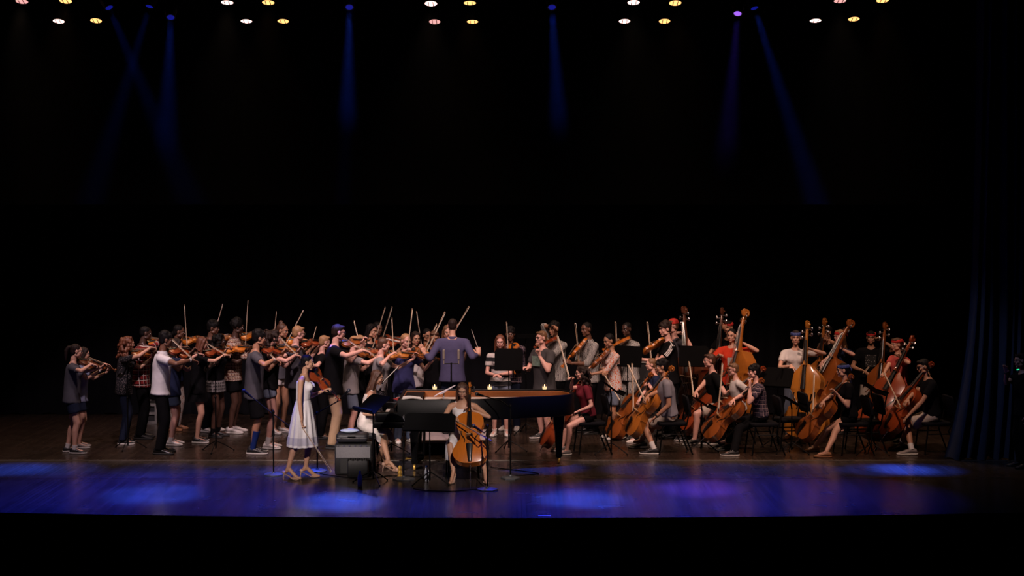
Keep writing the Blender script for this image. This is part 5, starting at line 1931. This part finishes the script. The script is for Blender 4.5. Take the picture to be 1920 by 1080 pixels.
# ------------------------------------------------------------------ grand piano (keyboard at the left end, lid taken off)
M_PIANO = mat('piano_lacquer', (0.003, 0.003, 0.0035), 0.35, vary=0.05, spec=0.10)
M_INNER = mat('inner_rim_mahogany', (0.36, 0.12, 0.035), 0.35, coat=0.4, pattern='wood', c2=(0.22, 0.07, 0.02))
M_PLATE = mat('gold_iron_plate', (0.48, 0.28, 0.09), 0.35, metal=0.7)
M_IVORY = mat('ivory_key', (0.62, 0.58, 0.52), 0.3)
M_BRASS = mat('brass', (0.80, 0.48, 0.10), 0.3, metal=0.3)
PX0, PX1, PN, PF = -1.56, 0.88, 22.78, 24.10
piano = empty('grand_piano', ((PX0 + PX1) / 2, (PN + PF) / 2, 0), 0, 'black grand piano without its lid behind the cello soloist', 'piano')
pc = V(piano.location)
outl = [(PX0, PN), (-1.2, PN), (-0.80, PN + 0.01), (-0.45, PN + 0.06), (-0.10, PN + 0.19), (0.20, PN + 0.33), (0.48, PN + 0.42), (0.68, PN + 0.50), (0.82, PN + 0.64), (0.88, PN + 0.84), (0.85, PN + 1.06), (0.74, PN + 1.24), (0.58, PF), (-0.6, PF), (PX0, PF)]


def inset(loop, d):
    n = len(loop)
    out = []
    for i in range(n):
        p0, p1, p2 = V(loop[i - 1] + (0,)), V(loop[i] + (0,)), V(loop[(i + 1) % n] + (0,))
        a, c = (p1 - p0).normalized(), (p2 - p1).normalized()
        nn = (V((-a.y, a.x, 0)) + V((-c.y, c.x, 0)))
        nn.normalize()
        k = d / max(nn.dot(V((-a.y, a.x, 0))), 0.3)
        out.append(tuple((p1 + nn * k)[:2]))
    return out


def at_z(loop, z):
    return [V((x, y, z)) - V((pc.x, pc.y, 0)) for x, y in loop]


i1, i2 = inset(outl, 0.045), inset(outl, 0.055)
b = MB()
b.rings([at_z(inset(outl, 0.01), 0.70), at_z(outl, 0.71), at_z(outl, 0.985), at_z(inset(outl, 0.006), 0.993), at_z(inset(outl, 0.039), 0.993), at_z(i1, 0.985), at_z(i1, 0.72)], cap=False)
b.add(at_z(inset(outl, 0.01), 0.70), [tuple(range(len(outl)))[::-1]])
b.build('case', M_PIANO, piano, 40)
b = MB()
b.rings([at_z(i1, 0.975), at_z(i2, 0.97), at_z(i2, 0.78)], cap=False)
b.build('inner_rim', M_INNER, piano, 40)
b = MB()
b.add(at_z(i2, 0.80), [tuple(range(len(outl)))])
b.build('soundboard', M_INNER, piano, False)
b = MB()
b.prism(at_z(inset(outl, 0.10), 0.84), (0, 0, 0.02))
b.build('iron_plate', M_PLATE, piano, False)
b = MB()
for i in range(46):
    y = PN + 0.16 + i * 0.025
    xe = 0.55 if y > PN + 0.62 else -0.55 + (y - PN) * 1.5
    b.tube([V((-1.25, y, 0.885)) - V((pc.x, pc.y, 0)), V((xe, y + 0.0, 0.885)) - V((pc.x, pc.y, 0))], 0.0015, 4)
b.build('strings', M_STRING, piano)
b = MB()
b.rbox((PX0 - 0.10 - pc.x, 0, 0.645), (0.46, PF - PN, 0.09), 0.015)
b.build('key_bed', M_PIANO, piano)
for s in (-1, 1):
    b = MB()
    b.rbox((PX0 - 0.13 - pc.x, s * ((PF - PN) / 2 - 0.04), 0.755), (0.36, 0.075, 0.13), 0.03)
    b.build('cheek', M_PIANO, piano)
b = MB()
for i in range(52):
    w = (PF - PN - 0.17) / 52
    b.box((PX0 - 0.155 - pc.x, -(PF - PN - 0.17) / 2 + (i + 0.5) * w, 0.705), (0.16, w * 0.93, 0.03))
b.build('white_keys', M_IVORY, piano, False)['kind'] = 'stuff'
b = MB()
for i in range(51):
    if i % 7 in (1, 4):
        continue
    w = (PF - PN - 0.17) / 52
    b.box((PX0 - 0.125 - pc.x, -(PF - PN - 0.17) / 2 + (i + 1.0) * w, 0.726), (0.10, w * 0.45, 0.018))
b.build('black_keys', M_EBONY, piano, False)['kind'] = 'stuff'
b = MB()
b.box((PX0 - 0.03 - pc.x, 0, 0.79), (0.03, PF - PN - 0.15, 0.17), (V((0.97, 0, 0.2)), V((0, 1, 0)), V((-0.2, 0, 0.97))))
b.build('fallboard', M_PIANO, piano, False)
b = MB()
b.box((PX0 + 0.16 - pc.x, 0, 0.955), (0.30, PF - PN - 0.10, 0.02))
b.build('music_shelf', M_PIANO, piano, False)
for lx_, ly_ in ((PX0 + 0.22, PN + 0.16), (PX0 + 0.22, PF - 0.16), (0.66, PN + 0.78)):
    b = MB()
    q = V((lx_ - pc.x, ly_ - pc.y, 0))
    b.loft([(q + V((0, 0, z)), V((w, 0, 0)), V((0, w, 0))) for z, w in ((0.085, 0.038), (0.12, 0.050), (0.16, 0.042), (0.45, 0.062), (0.60, 0.085), (0.71, 0.090))], 8, power=0.55)
    lg = b.build('leg', M_PIANO, piano, 30)
    b = MB()
    b.tube([q + V((-0.012, 0, 0.045)), q + V((0.012, 0, 0.045))], 0.045, 14)
    b.tube([q + V((0, 0, 0.03)), q + V((0, 0, 0.10))], 0.020, 8)
    b.build('caster', M_BRASS, lg)
b = MB()
for s in (-1, 1):
    b.tube([(-0.88, s * 0.06, 0.68), (-0.90, s * 0.055, 0.14)], 0.016, 8)
b.rbox((-0.96, 0, 0.13), (0.14, 0.30, 0.09), 0.03)
ly = b.build('pedal_lyre', M_PIANO, piano)
for i in (-1, 0, 1):
    b = MB()
    b.loft([(V((-1.02, i * 0.08, 0.10)), V((0, 0.012, 0)), V((0, 0, 0.005))), (V((-1.10, i * 0.08, 0.095)), V((0, 0.020, 0)), V((0, 0, 0.006))), (V((-1.15, i * 0.08, 0.09)), V((0, 0.016, 0)), V((0, 0, 0.005)))], 8)
    b.build('pedal', M_BRASS, ly)

# things on the piano
M_WAX = mat('candle_wax', (0.90, 0.66, 0.34), 0.5, emit=1.3)
M_FLAME = mat('candle_flame', (1.0, 0.62, 0.22), 0.5, emit=6.0)
M_GLASS = mat('clear_glass', (0.9, 0.92, 0.95), 0.05, trans=1.0)
for i, px_ in enumerate((815, 918, 1021)):
    p = pix(px_, 740, PF - 0.03)
    r = empty('votive_candle', (p.x, PF - 0.03, 0.993), 0, ('small votive candle on the piano beside the white music', 'small votive candle on the piano beside the cello soloist', 'small votive candle near the piano tail')[i], 'candle', 'votive candles on the piano')
    b = MB()
    b.loft([(V((0, 0, z)), V((w, 0, 0)), V((0, w, 0))) for z, w in ((0.002, 0.026), (0.004, 0.028), (0.040, 0.031), (0.042, 0.027))], 14)
    b.build('wax', M_WAX, r)
    b = MB()
    b.rings([[V((w * math.cos(a), w * math.sin(a), z)) for a in [2 * math.pi * j / 16 for j in range(16)]] for z, w in ((0.0, 0.027), (0.0, 0.030), (0.062, 0.035), (0.062, 0.032), (0.05, 0.031))], cap=False)
    b.build('glass_cup', M_GLASS, r)
    b = MB()
    b.loft([(V((0, 0, z)), V((w, 0, 0)), V((0, w, 0))) for z, w in ((0.044, 0.003), (0.054, 0.007), (0.064, 0.005), (0.076, 0.001))], 8)
    b.build('flame', M_FLAME, r)


def sheet(px_, py_, Yp, z, w, d, rz, label, m=M_PAPER, tilt=0.0):
    b = MB()
    n = 8
    rows = []
    for i in range(n + 1):
        u = i / n - 0.5
        rows.append([V((u * w, v * d, 0.012 * math.cos(u * 5.0) + 0.004)) for v in (-0.5, 0, 0.5)])
    b.rings(rows, cap=False, closed=False)
    b.rings([[p - V((0, 0, 0.004)) for p in r_] for r_ in rows][::-1], cap=False, closed=False)
    o = b.build('sheet_music', m)
    o.location = (pix(px_, py_, Yp).x, Yp, z)
    o.rotation_euler = (tilt, 0, rz)
    tag(o, label, 'sheet music')
    return o


sheet(768, 746, PN + 0.36, 0.972, 0.34, 0.34, 0.2, 'white sheet music lying on the piano near the keyboard')
sheet(743, 748, PN + 0.24, 0.972, 0.12, 0.22, -0.3, 'red booklet lying on the piano near the keyboard', mat('red_paper', (0.42, 0.03, 0.03), 0.7))
b = MB()
mdx = pix(832, 740, PF - 0.35)
for s in (0, 1):
    b.box((mdx.x + 0.03 * s, PF - 0.42 + 0.10 * s, 1.005 + 0.012 * s), (0.30, 0.030, 0.008), (V((0.88, 0.2, 0.42)).normalized(), V((-0.2, 0.97, 0)).normalized(), V((-0.4, -0.09, 0.9)).normalized()))
b.box((mdx.x - 0.02, PF - 0.37, 0.985), (0.10, 0.16, 0.006), (V((0.88, 0.2, 0.42)).normalized(), V((-0.2, 0.97, 0)).normalized(), V((-0.4, -0.09, 0.9)).normalized()))
b.tube([(mdx.x, PF - 0.37, 0.86), (mdx.x, PF - 0.37, 0.985)], 0.012, 6)
o = b.build('music_clip_rack', mat('white_rack', (0.55, 0.52, 0.58), 0.5), None, False)
tag(o, 'white slanted rack rising out of the open piano beside the cello soloist', 'rack')

# piano bench
bx = V(ps_solo['pos'])
bench = empty('piano_bench', (bx.x, bx.y, 0), 0, 'black padded piano bench under the pianist', 'bench')
b = MB()
b.rbox((0, 0, 0.46), (0.36, 0.70, 0.08), 0.04)
b.build('cushion', mat('bench_leather', (0.012, 0.012, 0.013), 0.4), bench)
for sx in (-1, 1):
    for sy in (-1, 1):
        b = MB()
        b.tube([(sx * 0.14, sy * 0.29, 0.43), (sx * 0.15, sy * 0.30, 0.0)], [0.026, 0.018], 8)
        b.build('leg', M_BLACKMETAL, bench)
c = chair(cs_solo['pos'] - cs_solo['F'] * 0.02, -92, 'black chair under the cello soloist')

# podium
pz = empty('podium', (cond['pos'].x - 0.02, 25.05, 0), 0, 'low conductor podium with pale top', 'podium')
b = MB()
b.box((0, 0, 0.185), (1.05, 1.30, 0.03))
b.build('platform_top', mat('podium_top', (0.34, 0.29, 0.30), 0.6), pz, False)  # top board paler than the black base
b = MB()
b.box((0, 0, 0.085), (0.98, 1.22, 0.17))
b.build('platform_base', M_BLACKPAINT, pz, False)

# ------------------------------------------------------------------ amplifier with a case on top, and floor things
ax0 = ground(662, 892)
amp = empty('amplifier', (ax0.x, ax0.y + 0.18, 0), 0, 'black amplifier with pale grille standing left of the piano', 'amplifier')
b = MB()
b.rbox((0, 0, 0.215), (0.50, 0.32, 0.41), 0.02)
b.build('cabinet', mat('amp_vinyl', (0.014, 0.014, 0.015), 0.6, bump=0.3, scale=80), amp)
b = MB()
b.box((0, -0.163, 0.315), (0.46, 0.012, 0.15))
b.build('upper_grille', mat('grille_cloth', (0.16, 0.155, 0.165), 0.85, vary=0.3, scale=90), amp, False)
b = MB()
b.box((0.03, -0.163, 0.13), (0.40, 0.012, 0.19))
b.build('lower_grille', mat('black_grille', (0.012, 0.012, 0.012), 0.7), amp, False)
for i in range(6):
    b = MB()
    b.tube([(-0.20 + 0.075 * i, -0.162, 0.405), (-0.20 + 0.075 * i, -0.178, 0.405)], 0.012, 10)
    b.build('knob', M_STEEL, amp)
b = MB()
b.tube([(-0.10, 0, 0.415), (-0.09, 0, 0.437), (0.09, 0, 0.437), (0.10, 0, 0.415)], 0.012, 8)
b.build('handle', M_BLACKMETAL, amp)
cs = empty('instrument_case', (ax0.x - 0.02, ax0.y + 0.17, 0.440), 0, 'black soft case lying on top of the amplifier', 'case')
b = MB()
b.rbox((0, 0, 0.06), (0.43, 0.28, 0.115), 0.05)
b.build('shell', mat('case_nylon', (0.020, 0.020, 0.024), 0.5), cs)
b = MB()
b.tube([(-0.21, -0.142, 0.06), (0.21, -0.142, 0.06)], 0.004, 6)
b.build('zipper', M_STEEL, cs)
b = MB()
b.tube([(-0.05, -0.145, 0.07), (-0.045, -0.165, 0.085), (0.045, -0.165, 0.085), (0.05, -0.145, 0.07)], 0.008, 6)
b.build('handle', M_BLACKMETAL, cs)
bl = MB()
bl.ball((0, 0, 0.028), (0.13, 0.09, 0.030), n=16)
o = bl.build('folded_cloth', cloth('pale_blue_cloth', (0.45, 0.52, 0.62)))
o.location = (ax0.x - 0.06, ax0.y + 0.19, 0.556)
tag(o, 'small pale cloth bundle on the black case', 'cloth')
kx = ground(672, 894)
crate = empty('floor_crate', (kx.x, kx.y - 0.02, 0), 0, 'small black crate on the floor before the amplifier', 'crate')
b = MB()
b.rbox((0, 0, 0.125), (0.28, 0.16, 0.24), 0.02)
b.build('box', mat('black_plastic', (0.008, 0.008, 0.008), 0.6), crate)
for i in range(9):
    b = MB()
    b.box((-0.12 + 0.03 * i, -0.082, 0.245 + 0.008 * (i % 2)), (0.022, 0.008, 0.03))
    b.build('rim_tooth', M_BLACKMETAL, crate, False)


def bottle(px_, py_, label):
    p = ground(px_, py_)
    r = empty('water_bottle', p, 0, label, 'bottle', 'water bottles on the floor')
    b = MB()
    b.loft([(V((0, 0, z)), V((w, 0, 0)), V((0, w, 0))) for z, w in ((0.001, 0.026), (0.006, 0.031), (0.06, 0.032), (0.065, 0.030), (0.10, 0.032), (0.14, 0.031), (0.165, 0.022), (0.185, 0.013), (0.20, 0.012))], 16)
    b.build('bottle_body', mat('clear_plastic', (0.50, 0.54, 0.62), 0.2), r)
    b = MB()
    b.loft([(V((0, 0, z)), V((0.0325, 0, 0)), V((0, 0.0325, 0))) for z in (0.068, 0.118)], 16)
    b.build('wrapper', mat('bottle_wrapper', (0.45, 0.48, 0.55), 0.5), r)
    b = MB()
    b.loft([(V((0, 0, z)), V((0.0145, 0, 0)), V((0, 0.0145, 0))) for z in (0.195, 0.216)], 12)
    b.build('bottle_cap', mat('blue_cap', (0.03, 0.10, 0.45), 0.4), r)


bottle(675, 914, 'water bottle with blue cap standing in front of the amplifier')
bottle(800, 903, 'water bottle with blue cap standing left of the cello soloist')
p = ground(750, 893)
gd = empty('gold_figure', p, 0, 'small shiny gold figure on the round stand base', 'ornament')  # gold ornament, gives no light of its own
b = MB()
b.loft([(V((0, 0, z)), V((w, 0, 0)), V((0, w, 0))) for z, w in ((0.0, 0.035), (0.012, 0.035), (0.022, 0.020), (0.05, 0.032), (0.075, 0.024), (0.085, 0.014))], 12)
b.build('gold_base', M_BRASS, gd)
b = MB()
b.ball((0, 0, 0.115), (0.026, 0.022, 0.034))
b.build('gold_head', M_BRASS, gd)


# ------------------------------------------------------------------ microphone stands
M_MIC = mat('microphone_grille', (0.05, 0.05, 0.055), 0.5, metal=0.3)


def mic_stand(px_, py_, height, boom, label, mic=True, base=0.13, hexa=False):
    """boom: list of world points from the clutch to the microphone"""
    g_ = ground(px_, py_)
    r = empty('microphone_stand', g_, 0, label, 'microphone stand', 'microphone stands at the front')
    b = MB()
    n = 6 if hexa else 24
    b.loft([(V((0, 0, z)), V((w, 0, 0)), V((0, w, 0))) for z, w in ((0.0, base), (0.014, base), (0.024, base * 0.86), (0.032, base * 0.20), (0.05, 0.018))], n)
    b.build('base', mat('base_enamel', (0.10, 0.11, 0.13), 0.45), r, 35)
    b = MB()
    b.tube([(0, 0, 0.04), (0, 0, height)], 0.0105, 10)
    b.build('pole', M_BLACKMETAL, r)
    b = MB()
    b.ball((0, 0, height), (0.022, 0.022, 0.026))
    b.build('boom_joint', M_BLACKMETAL, r)
    b = MB()
    b.tube([(0, 0, height * 0.62), (0, 0, height * 0.62 + 0.07)], 0.018, 10)
    b.build('clutch', M_BLACKMETAL, r)
    if boom:
        pts = [V(q) - g_ for q in boom]
        b = MB()
        b.tube(pts, 0.0075, 8)
        b.build('boom', M_BLACKMETAL, r)
        if mic:
            d = (pts[-1] - pts[-2]).normalized()
            b = MB()
            b.tube([pts[-1] - d * 0.02, pts[-1] + d * 0.10], [0.013, 0.018], 10)
            mb_ = b.build('microphone', M_BLACKMETAL, r)
            b = MB()
            b.ball(pts[-1] + d * 0.125, 0.027)
            b.build('microphone_grille', M_MIC, mb_)
    return r


g1 = ground(513, 891)
mic_stand(513, 891, 0.86, [pix(546, 802, g1.y - 0.1), pix(513, 777, g1.y), pix(470, 743, g1.y + 0.1)], 'boom microphone stand on a round base left of the violin soloist')
g2 = ground(595, 884)
mic_stand(595, 884, 0.80, [pix(588, 778, g2.y + 0.02), pix(606, 768, g2.y), pix(634, 752, g2.y - 0.05), pix(643, 743, g2.y - 0.08)], 'boom microphone stand on a round base behind the violin soloist')
g3 = ground(757, 899)
mic_stand(757, 899, 0.70, None, 'short stand on a round base by the gold figure', base=0.15, hexa=True)
b = MB()
b.box((0, 0, 0), (0.012, 0.20, 0.24), (V((0.92, 0, 0.38)), V((0, 1, 0)), V((-0.38, 0, 0.92))))
o = b.build('tablet', mat('tablet_shell', (0.14, 0.14, 0.15), 0.35), None, False)
o.location = pix(763, 795, g3.y - 0.02)
tag(o, 'grey tablet seen edge-on above the short stand', 'tablet')
g4 = ground(914, 919)
mic_stand(914, 919, 0.82, [pix(916, 803, g4.y), pix(908, 812, g4.y - 0.02), pix(899, 806, g4.y + 0.05)], 'microphone stand on a blue-lit base right of the solo cello', base=0.135, hexa=True)
g5 = ground(957, 897)
mic_stand(957, 897, 0.97, [pix(957, 764, g5.y), pix(940, 752, g5.y + 0.25), pix(905, 742, g5.y + 0.55)], 'tall microphone stand before the middle of the piano', base=0.13, hexa=True)
# stereo pair behind the piano
gy = 24.30
gs = V((pix(846, 700, gy).x, gy, 0))
sp_ = empty('microphone_pair_stand', gs, 0, 'tall stand with two slim upright microphones before the conductor', 'microphone stand')
tripod(sp_, 0.22, 0.14)
b = MB()
b.tube([(0, 0, 0.05), (0, 0, pix(846, 680, gy).z)], 0.011, 8)
b.build('pole', M_BLACKMETAL, sp_)
zt_ = pix(846, 682, gy).z
b = MB()
b.tube([(pix(832, 0, gy).x - gs.x, 0, zt_), (pix(860, 0, gy).x - gs.x, 0, zt_)], 0.008, 8)
b.build('stereo_bar', M_BLACKMETAL, sp_)
for px_ in (832, 860):
    b = MB()
    xx = pix(px_, 650, gy).x - gs.x
    b.tube([(xx, 0, zt_), (xx, 0, zt_ + 0.06), (xx, 0, zt_ + 0.065), (xx, 0, zt_ + 0.20), (xx, 0, zt_ + 0.205)], [0.009, 0.009, 0.019, 0.019, 0.012], 12)
    b.build('microphone', mat('nickel_microphone', (0.32, 0.28, 0.24), 0.45, metal=0.3), sp_)

# ------------------------------------------------------------------ soloist's violin and bow, baton
Yv = vs_solo['pos'].y + 0.17
va, vb = pix(583, 694, Yv - 0.06), pix(636, 750, Yv + 0.10)
ax_ = (vb - va).normalized()
nz_ = V((0.35, -0.75, 0.55))
nz_ = (nz_ - ax_ * nz_.dot(ax_)).normalized()
make_instrument('violin', W_RED, frame_matrix(va, ax_.cross(nz_), ax_, nz_), 'violin tucked under the arm of the soloist in the white dress', 'violins of the orchestra')
wv = vs_solo['pos'] + vs_solo['wr'][1]
frog = wv + vs_solo['hd'][1].normalized() * 0.085 + V((0, 0, 0.0))
tipv = pixdepth(622, 884, frog, 0.74, -1)
make_bow('violin', frog - (tipv - frog).normalized() * 0.02, tipv, V((1, 0, 0.3)), 'violin bow hanging from the hand of the soloist in white', 'bows of the orchestra')
wv = cond['pos'] + cond['wr'][1] + cond['hd'][1].normalized() * 0.085
bt = MB()
e2 = pix(884, 618, wv.y - 0.05)
bt.tube([wv - (e2 - wv) * 0.15, wv, e2], [0.006, 0.0055, 0.004], 6)
bt.ball(wv - (e2 - wv) * 0.1, (0.012, 0.012, 0.018), n=8, m=6)
o = bt.build('baton', mat('pale_baton', (0.70, 0.60, 0.50), 0.5))
tag(o, 'short pale baton in the raised right hand of the conductor', 'baton')

# ------------------------------------------------------------------ music stands
def stand_at(px_, base_py, desk_py, face, tilt, label, **kw):
    g_ = ground(px_, base_py)
    return music_stand(g_, face, pix(px_, desk_py, g_.y).z, tilt, label, **kw)


stand_at(240, 842, 687, 8, 25, 'music stand in front of the dark patterned top and jeans')
stand_at(405, 847, 682, 8, 48, 'music stand with tilted desk before the black skirt')
stand_at(700, 906, 757, 35, 52, 'music stand with tilted desk in front of the pianist', w=0.50, h=0.34)
stand_at(806, 908, 792, 80, 28, 'low wide music stand left of the solo cello', w=0.68, h=0.26)
stand_at(954, 846, 674, 88, 12, 'music stand in front of the striped tee', w=0.42)
stand_at(986, 814, 632, 90, 84, 'music stand with flat desk left of the charcoal tee', w=0.30, h=0.22)
stand_at(1146, 851, 727, 190, 52, 'music stand with tilted desk before the floral blouse', w=0.42)
stand_at(1176, 824, 668, 60, 14, 'music stand in front of the orange viola at the back')
stand_at(1300, 823, 668, 80, 14, 'music stand between the white stripes and the red tee', w=0.46)
stand_at(1316, 846, 755, 190, 55, 'music stand with tilted desk before the reddish cello', w=0.42)
stand_at(1212, 829, 716, 190, 70, 'flat music stand behind the beige shorts cellist', w=0.4) if False else None
stand_at(1458, 838, 708, 60, 30, 'music stand left of the golden double bass', w=0.46)
stand_at(1484, 850, 752, 190, 58, 'low music stand left of the blue bandana cellist', w=0.42)
stand_at(1634, 852, 728, 190, 55, 'music stand with tilted desk before the dark red bass', w=0.44)
stand_at(734, 853, 702, 0, 45, 'tilted music stand seen edge-on between pale top and blue blouse', w=0.44, sheet=True)
for px_, py_, f_, lb in ((1478, 842, 190, 'empty black chair left of the golden bass'), (1618, 846, 188, 'empty black chair between the two rows of right cellos')):
    chair(ground(px_, py_), f_, lb)

# flight case behind the violas, second one behind the plaid shirts
def flight_case(px0, px1, py0, py1, Yc, label):
    a_, c_ = pix(px0, py1, Yc), pix(px1, py0, Yc)
    w, h = c_.x - a_.x, c_.z - max(a_.z, 0)
    r = empty('flight_case', ((a_.x + c_.x) / 2, Yc + 0.3, max(a_.z, 0)), 0, label, 'flight case', 'metal-edged cases')
    b = MB()
    b.box((0, 0, h / 2), (w - 0.02, 0.56, h - 0.02))
    b.build('panel', mat('case_laminate', (0.010, 0.010, 0.012), 0.6), r, False)
    for sx in (-1, 1):
        for sy in (-1, 1):
            b = MB()
            b.box((sx * w / 2, sy * 0.29, h / 2), (0.035, 0.035, h))
            b.build('corner_rail', mat('case_aluminium', (0.40, 0.38, 0.37), 0.4, metal=0.6), r, False)
    for z in (0.02, h * 0.52, h - 0.02):
        b = MB()
        b.box((0, -0.29, z), (w, 0.030, 0.045))
        b.build('edge_rail', MATS['case_aluminium'], r, False)
    return r


flight_case(1196, 1240, 676, 806, 27.4, 'metal-edged flight case behind the beige shorts cellist')
flight_case(268, 292, 757, 796, 27.9, 'low metal-edged case on the floor behind the white polo')

# cables on the floor and the tape mark
def cable(pts, label, r_=0.006):
    P_ = [ground(x_, y_) + V((0, 0, 0.007)) for x_, y_ in pts]
    sm = []
    for i in range(len(P_) - 1):
        p0, p1, p2, p3 = P_[max(i - 1, 0)], P_[i], P_[i + 1], P_[min(i + 2, len(P_) - 1)]
        for j in range(5):
            t = j / 5
            sm.append(0.5 * ((2 * p1) + (p2 - p0) * t + (2 * p0 - 5 * p1 + 4 * p2 - p3) * t * t + (3 * p1 - p0 - 3 * p2 + p3) * t ** 3))
    sm.append(P_[-1])
    b = MB()
    b.tube(sm, r_, 6)
    tag(b.build('cable', M_BLACKMETAL), label, 'cable', 'cables on the stage floor')


cable([(600, 889), (640, 895), (690, 899), (730, 893), (790, 895)], 'black cable running from the amplifier toward the gold figure')
cable([(775, 917), (800, 921), (850, 922), (885, 919), (912, 921)], 'black cable looping on the floor under the solo cello')
cable([(920, 877), (980, 884), (1010, 889), (960, 893)], 'black cable on the floor under the piano middle')
tp = ground(1021, 967)
b = MB()
b.box((0, 0, 0.002), (0.15, 0.025, 0.003))
o = b.build('tape_mark', mat('white_tape', (0.70, 0.75, 0.80), 0.6), None, False)
o.location = tp
tag(o, 'short white tape mark at the front edge of the stage', 'tape')
p = pix(1908, 693, 23.0)
b = MB()
b.rbox((0, 0, 0), (0.05, 0.03, 0.02), 0.004)
o = b.build('wing_device', mat('device_shell', (0.02, 0.02, 0.02), 0.5))  # small hand device, only its green indicator glows
o.location = p
o2 = MB()
o2.tube([(-0.018, -0.016, 0), (0.018, -0.016, 0.004)], 0.007, 8)
o2.build('green_light', mat('green_indicator', (0.02, 0.75, 0.30), 0.4, emit=1.2), o)
tag(o, 'small device with a green light at the right wing', 'device')
flush()
